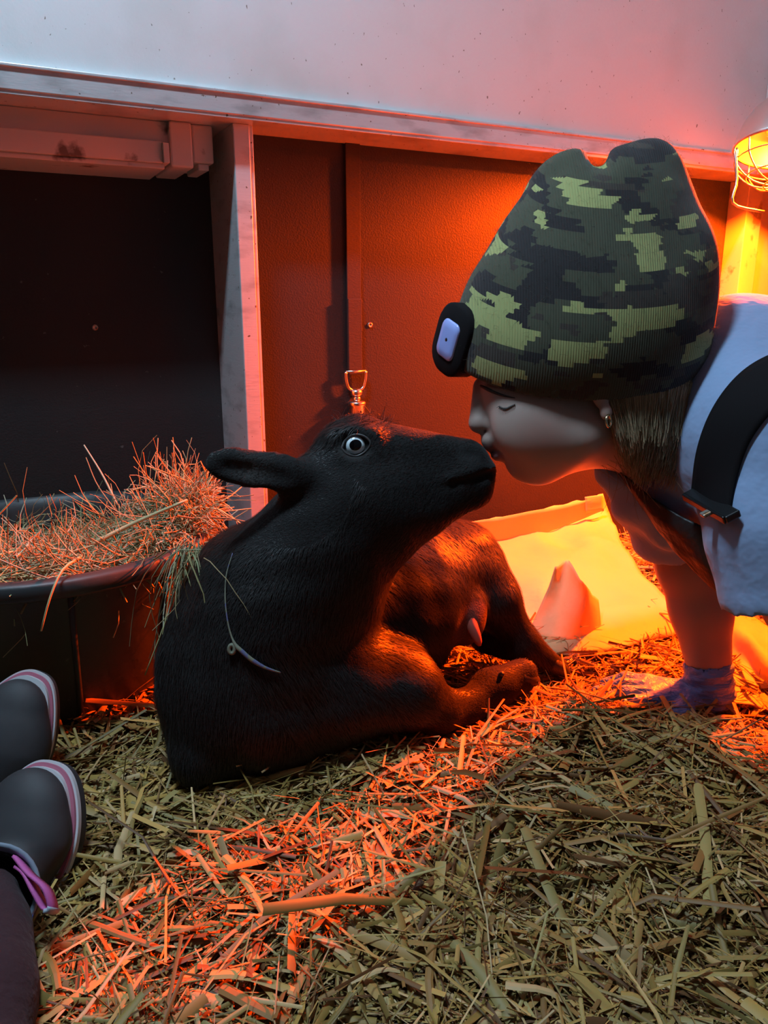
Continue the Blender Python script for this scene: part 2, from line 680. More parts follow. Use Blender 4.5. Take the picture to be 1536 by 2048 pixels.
# right corner post
M_post = mat('grey_post', (.34, .32, .31), .5, metal=.2, noise=[(22, (.16, .12, .1), .62, .7, 5, ONE)])
t4 = box('trim_4', (1.535, 1.25, -.05), (1.585, YW, ZT - .003), M_post)
tag(t4, 'aluminium corner post by the heat lamp', kind='structure')
box('post_edge', (1.585, 1.262, -.05), (1.66, YW, ZT - .003), M_post, t4, .001)
# door header rail
t5 = box('trim_5', (-1.3, 1.262, .742), (.272, 1.385, .772), M_paintalu)
tag(t5, 'dirty metal door header rail under the white panel', kind='structure')
box('upper_rail', (-1.3, 1.274, .772), (.292, 1.385, .802), M_paintalu, t5)
box('lower_flange', (-1.3, 1.268, .735), (.275, 1.385, .742), M_paintalu, t5, .001)
box('end_cap', (.272, 1.256, .742), (.281, 1.33, .770), M_paintalu, t5, .001)
box('hinge_block', (.284, 1.262, .738), (.318, 1.385, .802), M_paintalu, t5, .003)
box('latch_block', (.3195, 1.27, .748), (.352, 1.385, .802), M_paintalu, t5, .003)
box('latch_foot', (.328, 1.275, .738), (.345, 1.35, .748), M_paintalu, t5, .002)


def screw(x, y, Y, parent):
    c = PY(x, y, Y)
    v, f = lathe_arr([(0.0, .0005), (.0016, .0005), (.0018, .002), (.0042, .0022), (.0050, .0008), (.0052, -.002)], c, (0, -1, 0), 14)
    obj('screw', v, f, M_rust, parent)


screw(190, 655, 1.385, wd)
screw(740, 650, YW, wb)
screw(782, 858, YW, wb)

# ceiling lamp (out of frame, gives the cool light)
cl = empty('ceiling_lamp', (COOL_LAMP_POS[0], COOL_LAMP_POS[1], 2.05), 'white strip lamp on the trailer ceiling', 'ceiling lamp')
lx, ly, lz = COOL_LAMP_POS
box('housing', (lx - .24, ly - .075, 2.0), (lx + .24, ly + .075, 2.05), M_lampw, cl, .006)
box('diffuser', (lx - .225, ly - .06, 1.988), (lx + .225, ly + .06, 2.0), M_diff, cl, .004)

# ------------------------------------------------------------------ straw floor
mound = [(PZ(1150, 1475), .16, .07, .032), (PZ(1420, 1520), .14, .08, .012), (PZ(180, 1420), .14, .05, .022), (PZ(900, 1800), .2, .12, .012)]


def hz(x, y):
    z = .010 * np.sin(9 * x + 2) * np.cos(11 * y + 1) + .006 * np.sin(23 * x + 17 * y) + .004 * np.cos(41 * x - 29 * y)
    for c0, sx, sy, a in mound:
        z = z + a * np.exp(-((x - c0[0]) / sx) ** 2 - ((y - c0[1]) / sy) ** 2)
    return z - .012


gx, gy = np.meshgrid(np.linspace(-.9, 1.66, 128), np.linspace(-.3, 1.385, 84), indexing='ij')
gz = hz(gx, gy) - .006
gv = np.stack([gx, gy, gz], -1).reshape(-1, 3)
ii = np.arange(128 * 84).reshape(128, 84)
gq = np.stack([ii[:-1, :-1], ii[1:, :-1], ii[1:, 1:], ii[:-1, 1:]], -1).reshape(-1, 4).astype(np.int32)
TUBC = np.array([.05, 1.165])
TUBR = .232

PAL = np.array([1.06, .76, .50]) * np.array([(.42, .34, .15), (.33, .29, .11), (.24, .17, .07), (.30, .31, .15), (.46, .43, .30), (.20, .18, .065), (.14, .085, .04)])


def straw_mesh(N, x0, x1, y0, y1, wl, ll, lift, tilt, palw, seed, keep=None):
    g = np.random.default_rng(seed)
    x = g.uniform(x0, x1, N)
    y = g.uniform(y0, y1, N)
    k = (np.hypot(x - TUBC[0], y - TUBC[1]) > .17)
    if keep is not None:
        k &= keep(x, y)
    x, y = x[k], y[k]
    N = len(x)
    wd_ = np.exp(g.normal(math.log(wl), .5, N)).clip(.0008, .012)
    ln = np.exp(g.normal(math.log(ll), .5, N)).clip(.012, .17)
    a = g.uniform(0, 2 * math.pi, N)
    pt = g.normal(0, tilt, N)
    t = np.stack([np.cos(a) * np.cos(pt), np.sin(a) * np.cos(pt), np.sin(pt)], 1)
    s0 = np.stack([-np.sin(a), np.cos(a), 0 * a], 1)
    n0 = np.cross(t, s0)
    ro = g.normal(0, .55, N)
    s = s0 * np.cos(ro)[:, None] + n0 * np.sin(ro)[:, None]
    n = np.cross(t, s)
    c = np.stack([x, y, hz(x, y) + g.uniform(-.004, lift, N) + .35 * np.abs(np.sin(pt)) * ln], 1)
    bend = g.normal(0, .05, N) * ln
    sway = g.normal(0, .035, N) * ln
    st = np.array([-.5, 0., .5])
    cr = np.array([-.5, 0., .5])
    V = np.zeros((N, 3, 3, 3))
    fold = g.uniform(.05, .35, N) * wd_
    tap = g.uniform(.55, 1.0, N)
    for i in range(3):
        for j in range(3):
            wsc = 1 if i < 2 else tap
            V[:, i, j] = c + t * (ln * st[i])[:, None] + n * (bend * (1 - 4 * st[i] ** 2))[:, None] + s * (sway * (1 - 4 * st[i] ** 2))[:, None] \
                + s * (wd_ * cr[j] * wsc)[:, None] + n * (fold * (1 - 2 * abs(cr[j])))[:, None]
    base = (np.arange(N) * 9)[:, None, None]
    loc = np.array([(0, 1, 4, 3), (1, 2, 5, 4), (3, 4, 7, 6), (4, 5, 8, 7)])
    Q = (base + loc[None]).reshape(-1, 4).astype(np.int32)
    ci = g.choice(len(PAL), N, p=np.array(palw) / sum(palw))
    col = PAL[ci] * g.uniform(.65, 1.2, N)[:, None]
    col = np.repeat(col, 9, 0)
    return V.reshape(-1, 3), Q, col


bed = obj('straw_bedding', gv, gq, M_floor)
tag(bed, 'thick bedding of chopped yellow straw covering the floor', 'straw', kind='stuff')
far = lambda x, y: (y > .12 - .3 * x)
v, q, c_ = straw_mesh(60000, -.55, 1.66, .0, 1.30, .0042, .058, .016, .13, (4, 5, 3, 3, 2, 4, 3), 3, far)
o = obj('straw', v, q, M_straw, bed, False, c_)
o['kind'] = 'stuff'
v, q, c_ = straw_mesh(50000, -.55, 1.66, .0, 1.30, .0014, .03, .018, .25, (3, 4, 4, 2, 2, 4, 4), 4, far)
v2, q2, c2_ = straw_mesh(40000, -.55, 1.66, .0, 1.30, .0021, .055, .020, .15, (4, 4, 3, 3, 3, 3, 2), 6, far)
o = obj('thin_straw', v2, q2, M_straw, bed, False, c2_)
o['kind'] = 'stuff'
o = obj('straw_chaff', v, q, M_straw, bed, False, c_)
o['kind'] = 'stuff'
# broad single stalks that can be told apart
stalks = [(450, 1730, 550, 1855, .011, 0), (870, 1730, 740, 1720, .006, 3), (900, 1640, 745, 1720, .008, 3), (560, 1660, 655, 1730, .006, 1),
          (1060, 1590, 1145, 1600, .006, 4), (590, 1700, 700, 1690, .004, 4), (420, 1945, 590, 1975, .013, 0), (300, 1860, 430, 1862, .009, 1),
          (580, 1825, 690, 1862, .008, 1), (860, 1900, 865, 2040, .010, 2), (440, 1970, 570, 2040, .014, 2), (160, 1830, 330, 1900, .010, 2),
          (1360, 1670, 1430, 1610, .010, 5), (950, 1580, 1060, 1650, .007, 3), (700, 1585, 830, 1520, .006, 0), (600, 1560, 690, 1510, .008, 0),
          (200, 1580, 130, 1560, .009, 1), (165, 1640, 190, 1560, .006, 2), (1200, 1700, 1330, 1760, .007, 1), (1100, 1850, 1180, 1960, .009, 5),
          (1300, 1900, 1420, 1850, .009, 2), (700, 1960, 800, 1940, .008, 4), (960, 1490, 1060, 1440, .009, 0), (1060, 1480, 1130, 1530, .008, 2),
          (1420, 1470, 1470, 1435, .010, 0), (1230, 1480, 1330, 1440, .008, 1), (340, 1620, 250, 1590, .008, 0), (320, 1700, 250, 1690, .012, 0),
          (410, 1640, 455, 1590, .009, 0), (1010, 1980, 1130, 2000, .010, 4), (1180, 1590, 1290, 1570, .006, 3), (1450, 1760, 1350, 1820, .008, 1),
          (80, 1900, 120, 1990, .011, 5), (640, 2000, 700, 1960, .007, 2), (1480, 1990, 1400, 1930, .010, 0), (1240, 2010, 1330, 2030, .010, 1)]
for (xa, ya, xb, yb, w_, ci) in stalks:
    a = PZ(xa, ya, .012)
    b = PZ(xb, yb, .012)
    a[2] = hz(a[0], a[1]) + .021 + random.uniform(0, .004)
    b[2] = hz(b[0], b[1]) + .019 + random.uniform(0, .006)
    t = (b - a) / np.linalg.norm(b - a)
    s = np.cross((0, 0, 1), t)
    s /= np.linalg.norm(s)
    n = np.cross(t, s)
    V = []
    for i in range(5):
        u_ = i / 4
        p = a + (b - a) * u_ + n * (.004 * math.sin(u_ * 3.1)) + s * .002 * math.sin(u_ * 5 + ci)
        ww = w_ * (1 - .25 * u_) * .78
        for kx, kz in ((-.5, 0), (-.2, .16), (.2, .16), (.5, 0), (0, -.08)):
            V.append(p + s * ww * kx + n * ww * kz)
    Fc = []
    for i in range(4):
        for k in range(5):
            Fc.append((i * 5 + k, i * 5 + (k + 1) % 5, i * 5 + 5 + (k + 1) % 5, i * 5 + 5 + k))
    Fc += [(4, 3, 2, 1, 0), (20, 21, 22, 23, 24)]
    cc = np.tile(PAL[ci] * random.uniform(.9, 1.15), (len(V), 1))
    o = obj('straw_stalk', V, Fc, M_straw, None, False, cc)
    cn = ('golden', 'yellow', 'brown', 'greenish', 'pale', 'olive')[ci]
    mx_, my_ = (xa + xb) / 2, (ya + yb) / 2
    sz = 'broad' if w_ > .0085 else 'narrow'
    lm = min(((130, 1580, 'beside the grey boots'), (90, 1880, 'beside the pink pull tab'), (430, 1640, 'before the goat chest'), (650, 1560, 'under the goat brisket'),
              (980, 1470, 'before the outstretched goat hoof'), (1330, 1460, 'before the blue gloved hand'), (800, 1700, 'on the bedding well before the goat'),
              (300, 1900, 'beside the burgundy trouser leg'), (640, 1950, 'on the bedding far from the goat'), (1280, 1700, 'on the bedding before the kneeling person'), (1280, 1960, 'on the bedding far from the kneeling person')),
             key=lambda t_: (t_[0] - mx_) ** 2 + (t_[1] - my_) ** 2)[2]
    lw = 'long' if np.linalg.norm(b - a) > .075 else 'short' if np.linalg.norm(b - a) < .055 else 'flat'
    tag(o, '%s %s %s straw stalk lying %s' % (sz, lw, cn, lm), 'straw stalk', 'loose stalks on the bedding')

# ------------------------------------------------------------------ feed tub and its hay
tub = empty('feed_tub', (TUBC[0], TUBC[1], 0), 'round black rubber feed tub filled with hay', 'tub')
tc3 = (TUBC[0], TUBC[1], 0)
prof = [(0, .004), (.175, .004), (.183, .012), (.216, .200), (.219, .203), (.236, .203), (.240, .207), (.240, .222), (.236, .226), (.222, .226), (.214, .222),
        (.210, .205), (.178, .03), (.17, .02), (0, .02)]
v, f = lathe_arr(prof, tc3, (0, 0, 1), 72)
obj('shell', v, f, M_tub, tub)
for k in range(10):
    an = 2 * math.pi * k / 10 + .35
    dx, dy = math.cos(an), math.sin(an)
    rr0, rr1 = .186, .2165
    a = np.array([TUBC[0] + rr0 * dx, TUBC[1] + rr0 * dy, .02])
    b = np.array([TUBC[0] + rr1 * dx, TUBC[1] + rr1 * dy, .203])
    tube('rib', [a, (a + b) / 2, b], .004, M_tub, tub, 6)


def hayheight(x, y):
    hp = P(375, 985, 1.13)
    return .186 + .082 * np.exp(-((x - hp[0] - .005) / .060) ** 2 - ((y - hp[1]) / .075) ** 2) \
        + .036 * np.exp(-((x - .02) / .20) ** 2 - ((y - 1.02) / .07) ** 2) - .035 * np.exp(-((x - .02) / .11) ** 2 - ((y - 1.27) / .08) ** 2)


def strands(N, start, dirs, ln, rad, curl, cols, seed, grav=0.0, npt=6):
    g = np.random.default_rng(seed)
    pts = np.zeros((N, npt, 3))
    p = start.copy()
    d = dirs / np.linalg.norm(dirs, axis=1)[:, None]
    w = g.normal(size=(N, 3))
    step = (ln / (npt - 1))[:, None]
    for i in range(npt):
        pts[:, i] = p
        d = d + np.cross(w, d) * curl + g.normal(0, curl * .6, (N, 3))
        d[:, 2] -= grav
        d /= np.linalg.norm(d, axis=1)[:, None]
        p = p + d * step
    tg = np.gradient(pts, axis=1)
    tg /= np.linalg.norm(tg, axis=2)[..., None] + 1e-9
    s = np.cross(tg, np.array([.3, .2, .93]))
    s /= np.linalg.norm(s, axis=2)[..., None] + 1e-9
    b = np.cross(tg, s)
    tp = np.linspace(1, .6, npt)[None, :, None]
    V = np.zeros((N, npt, 3, 3))
    for k in range(3):
        an = 2 * math.pi * k / 3
        V[:, :, k] = pts + (math.cos(an) * s + math.sin(an) * b) * rad[:, None, None] * tp
    loc = []
    for i in range(npt - 1):
        for k in range(3):
            k2 = (k + 1) % 3
            loc.append((i * 3 + k, i * 3 + k2, i * 3 + 3 + k2, i * 3 + 3 + k))
    Q = ((np.arange(N) * npt * 3)[:, None, None] + np.array(loc)[None]).reshape(-1, 4).astype(np.int32)
    return V.reshape(-1, 3), Q, np.repeat(cols, npt * 3, 0)


g = np.random.default_rng(5)
# dark core under the loose strands
hn = 40
rr_, aa_ = np.meshgrid(np.linspace(0, .213, 18), np.linspace(0, 2 * math.pi, hn, endpoint=False), indexing='ij')
hx, hy = TUBC[0] + rr_ * np.cos(aa_), TUBC[1] + rr_ * np.sin(aa_)
hv = np.stack([hx, hy, hayheight(hx, hy) - .014], -1).reshape(-1, 3)
ii = np.arange(18 * hn).reshape(18, hn)
hq = np.stack([ii[:-1], ii[1:], np.roll(ii, -1, 1)[1:], np.roll(ii, -1, 1)[:-1]], -1).reshape(-1, 4).astype(np.int32)
hay = obj('hay', hv, hq, M_floor)
tag(hay, 'loose dry hay heaped in the black feed tub', 'hay', kind='stuff')
N = 6500
ang = g.uniform(0, 2 * math.pi, N)
rad_ = .225 * np.sqrt(g.uniform(0, 1, N))
x = TUBC[0] + rad_ * np.cos(ang)
y = TUBC[1] + rad_ * np.sin(ang)
hp = P(375, 985, 1.13)
m = g.uniform(0, 1, N) < .42
x = np.where(m, hp[0] + g.normal(0, .055, N), x)
y = np.where(m, hp[1] + g.normal(0, .06, N), y)
ok = np.hypot(x - TUBC[0], y - TUBC[1]) < np.where(m, .228, .205)
x, y = x[ok], y[ok]
N = len(x)
z = hayheight(x, y) + g.uniform(-.012, .010, N)
dirs = np.stack([g.normal(size=N), g.normal(size=N), g.normal(0, .22, N) + .03], 1)
ln = np.exp(g.normal(math.log(.062), .45, N)).clip(.02, .15)
hp_ = 1.3 * np.array([(.42, .35, .18), (.34, .31, .14), (.28, .20, .10), (.26, .28, .14), (.40, .38, .26)])
st = np.stack([x, y, z], 1) - dirs / np.linalg.norm(dirs, axis=1)[:, None] * (ln * .45)[:, None]
st[:, 2] = np.maximum(st[:, 2], hayheight(st[:, 0], st[:, 1]) - .01)
v, q, c_ = strands(N, st, dirs, ln, np.exp(g.normal(math.log(.0009), .4, N)).clip(.0004, .0026), .22,
                   hp_[g.integers(0, 5, N)] * g.uniform(.7, 1.2, N)[:, None], 8, .02)
o = obj('hay_strands', v, q, M_hay, hay, True, c_)
o['kind'] = 'stuff'
# wisps hanging over the rim towards the goat
N = 70
st = np.array([PZ(380 + g.normal(0, 14), 1090 + g.normal(0, 12), .245 + g.uniform(-.005, .02)) for _ in range(N)])
dirs = np.tile(-fw * .30 - rt * .04, (N, 1)) + g.normal(0, .30, (N, 3)) + np.array([0, 0, -.3])
v, q, c_ = strands(N, st, dirs, g.uniform(.06, .17, N), g.uniform(.0006, .0012, N), .16, hp_[g.integers(0, 5, N)] * g.uniform(.5, .9, N)[:, None], 9, .5, 8)
o = obj('hanging_wisps', v, q, M_hay, hay, True, c_)
o['kind'] = 'stuff'


def stem(pts, r_, ci):
    pp = catmull(pts, 10)
    v_, f_ = tube_arr(pp, np.linspace(r_, r_ * .6, 10), 5)
    o_ = obj('hay_stem', v_, f_, M_hay, None, True, np.tile(hp_[ci], (len(v_), 1)))
    return o_


tag(stem([P(235, 1010, 1.16), P(205, 950, 1.17), P(168, 890, 1.18)], .0019, 4), 'tall pale hay stem sticking up out of the tub', 'hay stem')
tag(stem([P(238, 1030, 1.14), P(195, 970, 1.15), P(172, 915, 1.155)], .0012, 2), 'thin bent brown hay stem beside the tall stem in the tub', 'hay stem')
tag(stem([P(160, 1115, .94), P(125, 1140, .90), P(100, 1195, .885), P(82, 1262, .89)], .0019, 0), 'bent orange hay stem hanging over the front tub rim', 'hay stem')
tag(stem([P(190, 1085, 1.0), P(270, 1045, 1.02), P(375, 1000, 1.03)], .0036, 0), 'broad hay stem lying across the heap in the tub', 'hay stem')
tag(stem([P(28, 1325, .97), P(42, 1295, .965), P(56, 1272, .965)], .0012, 3), 'short green hay stem leaning on the tub side', 'hay stem')
tag(stem([P(370, 1095, .985), P(335, 1230, .955), P(290, 1350, .965)], .0014, 1), 'long green hay stem trailing down the tub side near the goat', 'hay stem')
tag(stem([P(318, 960, 1.11), P(314, 920, 1.11), P(316, 876, 1.115)], .0012, 2), 'upright thin hay stem on top of the heap', 'hay stem')

# ------------------------------------------------------------------ strap and snap hook on the wall
st_ = empty('hanging_strap', PY(715, 285, YW - .004), 'black nylon strap with steel swivel snap hanging on the wall', 'strap')
ys = YW - .006
a, b = PY(719, 262, ys), PY(709, 745, ys)
hw = .0135
box('webbing', (b[0] - hw, ys - .0022, b[2]), (b[0] + hw, ys + .0008, ZT - .003), M_web, st_, .0006)
box('webbing_fold', (b[0] - hw, ys - .0052, b[2] - .003), (b[0] + hw, ys - .0023, b[2] + .13), M_web, st_, .0008)
cx, cz = b[0] + .001, b[2]
dr = [(-.020, .002), (-.0195, -.012), (-.014, -.028), (0, -.033), (.014, -.028), (.0195, -.012), (.020, .002)]
tube('swivel_eye', catmull([(cx + p, ys - .004, cz + q_) for p, q_ in dr], 26), .0028, M_steel, st_, 8)
tube('eye_bar', [(cx - .020, ys - .004, cz + .002), (cx + .020, ys - .004, cz + .002)], .0024, M_steel, st_, 8)
v, f = lathe_arr([(0, .0), (.009, 0), (.011, .003), (.011, .008), (.008, .012), (0, .013)], (cx, ys - .005, cz - .042), (0, 0, 1), 20)
obj('swivel_collar', v, f, M_steel, st_)
v, f = lathe_arr([(0, 0), (.006, .001), (.008, .005), (.006, .009), (0, .01)], (cx, ys - .006, cz - .052), (0, 0, 1), 20)
obj('swivel_ball', v, f, M_steel, st_)
v, f = lathe_arr([(0, .0), (.013, 0), (.0145, .002), (.0145, .028), (.0158, .029), (.0158, .034), (.014, .036), (0, .036)], (cx, ys - .008, cz - .088), (0, 0, 1), 28)
brl = obj('snap_barrel', v, f, M_steel, st_)
v, f = lathe_arr([(0, .0006), (.0018, .0004), (.0020, -.002)], (cx + .001, ys - .0226, cz - .070), (0, -1, 0), 10)
obj('barrel_rivet', v, f, M_black, brl)
tube('snap_hook', catmull([(cx, ys - .008, cz - .086), (cx, ys - .008, cz - .10), (cx + .012, ys - .008, cz - .112), (cx + .012, ys - .008, cz - .132),
                           (cx, ys - .008, cz - .143), (cx - .012, ys - .008, cz - .134), (cx - .013, ys - .008, cz - .118)], 28), .0032, M_steel, st_, 8)

# ------------------------------------------------------------------ heat lamp
LP = P(1578, 300, 1.45)
LAXIS = np.array([-.19, -.12, -.97])
LAXIS /= np.linalg.norm(LAXIS)
hl = empty('heat_lamp', LP, 'spun aluminium clamp heat lamp with wire guard glowing red in the corner', 'heat lamp')
sA, tA, aA = frame_from(-LAXIS)     # aA points back into the dome
dome = [(.108, .0), (.111, .002), (.110, .006), (.106, .020), (.097, .042), (.082, .064), (.060, .082), (.036, .092), (.030, .094)]
inner = [(r_ - .0015, h_ + .0012) for r_, h_ in dome[::-1]]
dome = [(r_ * .90, h_ * 1.1) for r_, h_ in dome]
inner = [(r_ - .0015, h_ + .0012) for r_, h_ in dome[::-1]]
v, f = lathe_arr(dome + inner, LP, -LAXIS, 56)
obj('reflector', v, f, M_dome, hl)
v, f = lathe_arr([(.026, .092), (.034, .104), (.026, .150), (.020, .160), (0, .161)], LP, -LAXIS, 28)
obj('socket', v, f, M_bplast, hl)
v, f = lathe_arr([(.036, .028), (.046, .036), (.046, .046), (.040, .070), (.026, .092), (.020, .104), (0, .105)], LP, -LAXIS, 28)
blb = obj('bulb', v, f, M_dome, hl)
v, f = lathe_arr([(0, .022), (.015, .0225), (.028, .0245), (.036, .028)], LP, -LAXIS, 28)
obj('bulb_face', v, f, M_bulb, blb)
gparts = []
for k in range(6):
    an = math.pi * k / 6 + .4
    e = math.cos(an) * sA + math.sin(an) * tA
    gparts.append(tube_arr(catmull([LP + e * .097 + aA * .002, LP + e * .09 - aA * .03, LP + e * .055 - aA * .06, LP - aA * .068, LP - e * .055 - aA * .06,
                                    LP - e * .09 - aA * .03, LP - e * .097 + aA * .002], 28), .0016, 6))
for rg, hg in ((.092, -.022), (.068, -.050), (.035, -.066)):
    gparts.append(tube_arr([LP + rg * (math.cos(t) * sA + math.sin(t) * tA) + aA * hg for t in np.linspace(0, 2 * math.pi, 40, endpoint=False)], .0015, 6, True))
v, f = merge(gparts)
obj('wire_guard', v, f, M_steel, hl)
tube('clip_wire', catmull([LP + rt * -.098 + aA * .004, LP + rt * -.097 + aA * -.02, LP + rt * -.09 - aA * .06, LP + rt * -.09 - aA * .10, LP + rt * -.03 - aA * .115], 16), .0028, M_steel, hl, 6)
tube('power_cord', catmull([LP + aA * .155, LP + aA * .2 + np.array([0, 0, .03]), LP + aA * .22 + np.array([.0, .02, .14]), np.array([LP[0] + .14, LP[1] + .05, 1.5]),
                            np.array([LP[0] + .14, LP[1] + .05, 2.05])], 24), .004, M_bplast, hl, 8)


# ------------------------------------------------------------------ paper bag
def patch(name, rows, mat_, parent, nu=40, nv=36, crump=.004, seed=1, thick=.0012):
    rows = [catmull(r_, nu) for r_ in rows]
    A = np.array(rows)
    G = np.array([catmull(A[:, i], nv) for i in range(nu)]).transpose(1, 0, 2)
    V = G.reshape(-1, 3)
    V = V + np.stack([np.zeros(len(V)), vnoise(V, 45, seed) * crump * .5, vnoise(V, 30, seed + 1) * crump * .5 + (.6 - np.abs(vnoise(V, 34, seed + 2))) * crump * 1.3 + (.5 - np.abs(vnoise(V, 75, seed + 3))) * crump * .5], 1)
    ii_ = np.arange(nu * nv).reshape(nv, nu)
    Q = np.stack([ii_[:-1, :-1], ii_[1:, :-1], ii_[1:, 1:], ii_[:-1, 1:]], -1).reshape(-1, 4).astype(np.int32)
    o_ = obj(name, V, Q, mat_, parent, smooth=(mat_ is not M_paper))
    s_ = o_.modifiers.new('thick', 'SOLIDIFY')
    s_.thickness = thick
    return o_


bag = empty('paper_feed_bag', PZ(1150, 1250, 0), 'open white paper feed bag slumped against the dark wall', 'bag')
patch('back_panel', [[PY(925, 1050, 1.262), PY(1010, 1035, 1.264), PY(1110, 1015, 1.266), PY(1206, 993, 1.268)],
                     [PY(945, 1088, 1.240), PY(1030, 1078, 1.244), PY(1125, 1052, 1.252), PY(1222, 1032, 1.25)],
                     [PZ(985, 1150, .060), PZ(1070, 1135, .066), PZ(1165, 1110, .064), PZ(1248, 1095, .060)],
                     [PZ(1020, 1205, .030), PZ(1110, 1200, .045), PZ(1205, 1180, .046), PZ(1295, 1165, .036)],
                     [PZ(1060, 1265, .018), PZ(1150, 1265, .026), PZ(1260, 1240, .030), PZ(1350, 1215, .026)],
                     [PZ(1085, 1310, .008), PZ(1170, 1312, .010), PZ(1290, 1290, .012), PZ(1385, 1260, .012)]], M_paper, bag, 34, 30, crump=.008)
patch('folded_edge', [[PY(924, 1049, 1.222), PY(1010, 1034, 1.224), PY(1110, 1014, 1.228), PY(1204, 996, 1.234)],
                      [PY(930, 1066, 1.234), PY(1015, 1060, 1.236), PY(1110, 1040, 1.238), PY(1204, 1010, 1.242)],
                      [PY(936, 1084, 1.240), PY(1020, 1082, 1.242), PY(1110, 1060, 1.244), PY(1205, 1022, 1.246)]], M_paper, bag, 24, 8, .002, 5)
patch('corner_tab', [[PY(1170, 994, 1.232), PY(1205, 990, 1.234)], [PY(1171, 1004, 1.232), PY(1206, 1000, 1.234)], [PY(1172, 1026, 1.236), PY(1208, 1022, 1.238)]], M_paper, bag, 8, 8, .001, 7)
fb = [PZ(1058, 1268, .012), PZ(1095, 1285, .012), PZ(1145, 1290, .012), PZ(1200, 1282, .012)]
fr = [[(1112, 1132), (1138, 1128), (1165, 1165), (1198, 1205)], [(1100, 1170), (1132, 1172), (1165, 1200), (1200, 1230)], [(1080, 1215), (1115, 1225), (1152, 1240), (1200, 1255)]]
patch('front_flap', [[PY(x_, y_, fb[i][1] + .012 * (3 - j) * (1 if i % 2 else -.4)) for i, (x_, y_) in enumerate(row)] for j, row in enumerate(fr)] + [fb], M_paper, bag, 16, 14, .006, 9)
sheet = empty('paper_sheet', PZ(1480, 1300, 0), 'crumpled white paper lying on the straw behind the gloved hand', 'paper')
patch('crumpled_paper', [[PZ(1392, 1222, .012), PZ(1425, 1208, .03), PZ(1470, 1215, .035), PZ(1560, 1265, .03), PZ(1650, 1290, .02)],
                         [PZ(1400, 1262, .012), PZ(1435, 1255, .02), PZ(1480, 1262, .05), PZ(1560, 1310, .035), PZ(1650, 1330, .02)],
                         [PZ(1380, 1300, .012), PZ(1430, 1300, .015), PZ(1490, 1320, .025), PZ(1560, 1350, .045), PZ(1650, 1380, .02)],
                         [PZ(1420, 1350, .012), PZ(1470, 1355, .015), PZ(1520, 1365, .02), PZ(1580, 1390, .02), PZ(1660, 1410, .02)],
                         [PZ(1440, 1410, .012), PZ(1480, 1415, .014), PZ(1530, 1425, .014), PZ(1590, 1440, .012), PZ(1660, 1450, .012)]], M_paper, sheet, 30, 26, crump=.009, seed=21)

# ================================================================== GOAT
goat = empty('goat', P(560, 1440, .97) * np.array([1, 1, 0]), 'black goat with blue eyes lying on the straw and lifting its muzzle', 'goat')
S = SDF(np.array([.10, .55, -.03]), np.array([.86, 1.14, .52]), .0046)
G = P
fl8 = (fw, .82)
# trunk
S.ell(G(490, 1340, .955), (.098, .118, .100), AX(0), .05)
S.ell(G(535, 1420, .945), (.110, .072, .085), AX(4), .05)
S.ell(G(512, 1180, .975), (.074, .085, .075), AX(35), .05)
S.cone(G(560, 1250, .995), G(798, 1188, 1.09), .098, .100, .05)
S.ell(G(785, 1243, 1.055), (.072, .066, .075), AX(-5), .04)
S.cone(G(812, 1162, 1.11), G(915, 1140, 1.15), .088, .066, .04)
S.cone(G(872, 1150, 1.08), G(856, 1305, 1.05), .040, .018, .03)
# neck
S.chain([(G(690, 985, .893), .056), (G(632, 1098, .905), .064), (G(560, 1210, .925), .082), (G(500, 1330, .945), .095)], .05)
S.cone(G(745, 1010, .89), G(672, 1190, .92), .055, .050, .04)
# shoulder and left foreleg
S.cone(G(600, 1320, .945), G(690, 1370, .94), .075, .060, .04)
S.cone(G(690, 1365, .94), G(800, 1375, .955), .058, .046, .03)
S.cone(G(655, 1300, .92), G(672, 1330, .92), .020, .03, .03)
S.cone(G(800, 1375, .955), G(872, 1420, .985), .044, .029, .03)
S.chain([(G(872, 1420, .985), .026), (G(930, 1418, 1.015), .021), (G(985, 1378, 1.05), .025), (G(1042, 1352, 1.075), .024)], .02)
# right foreleg folded under
S.cone(G(440, 1400, .92), G(402, 1508, .895), .058, .030, .03)
S.cone(G(402, 1512, .895), G(430, 1500, .95), .030, .025, .02)
# hind legs
S.cone(G(918, 1118, 1.125), G(985, 1195, 1.125), .054, .038, .03)
S.cone(G(985, 1195, 1.125), G(1048, 1285, 1.14), .036, .022, .02)
S.cone(G(1048, 1285, 1.135), G(1118, 1338, 1.155), .021, .015, .015)
S.cone(G(968, 1278, 1.16), G(1045, 1300, 1.165), .022, .019, .02)
# udder
S.ell(G(926, 1228, 1.075), (.034, .044, .034), AX(0), .012)
# tail
S.cone(G(960, 1120, 1.19), G(985, 1150, 1.23), .016, .010, .02)
# head
S.ell(G(702, 908, .888), (.042, .041, .043), AX(0), .02)
S.cone(G(722, 918, .888), G(915, 936, .884), .043, .028, .02, flat=fl8)
S.cone(G(735, 880, .888), G(930, 908, .884), .020, .013, .02, flat=(fw, 1.3))
S.ell(G(765, 985, .888), (.058, .050, .042), AX(-15), .03)
S.cone(G(790, 1035, .888), G(945, 975, .884), .042, .021, .03, flat=fl8)
S.ell(G(940, 940, .884), (.019, .026, .024), AX(-15), .014)
S.ell(G(960, 980, .884), (.0145, .018, .019), AX(0), .010)
S.ell(G(973, 950, .884), (.009, .016, .018), AX(-25), .008)
S.ell(G(944, 912, .884), (.0165, .012, .020), AX(-20), .010)
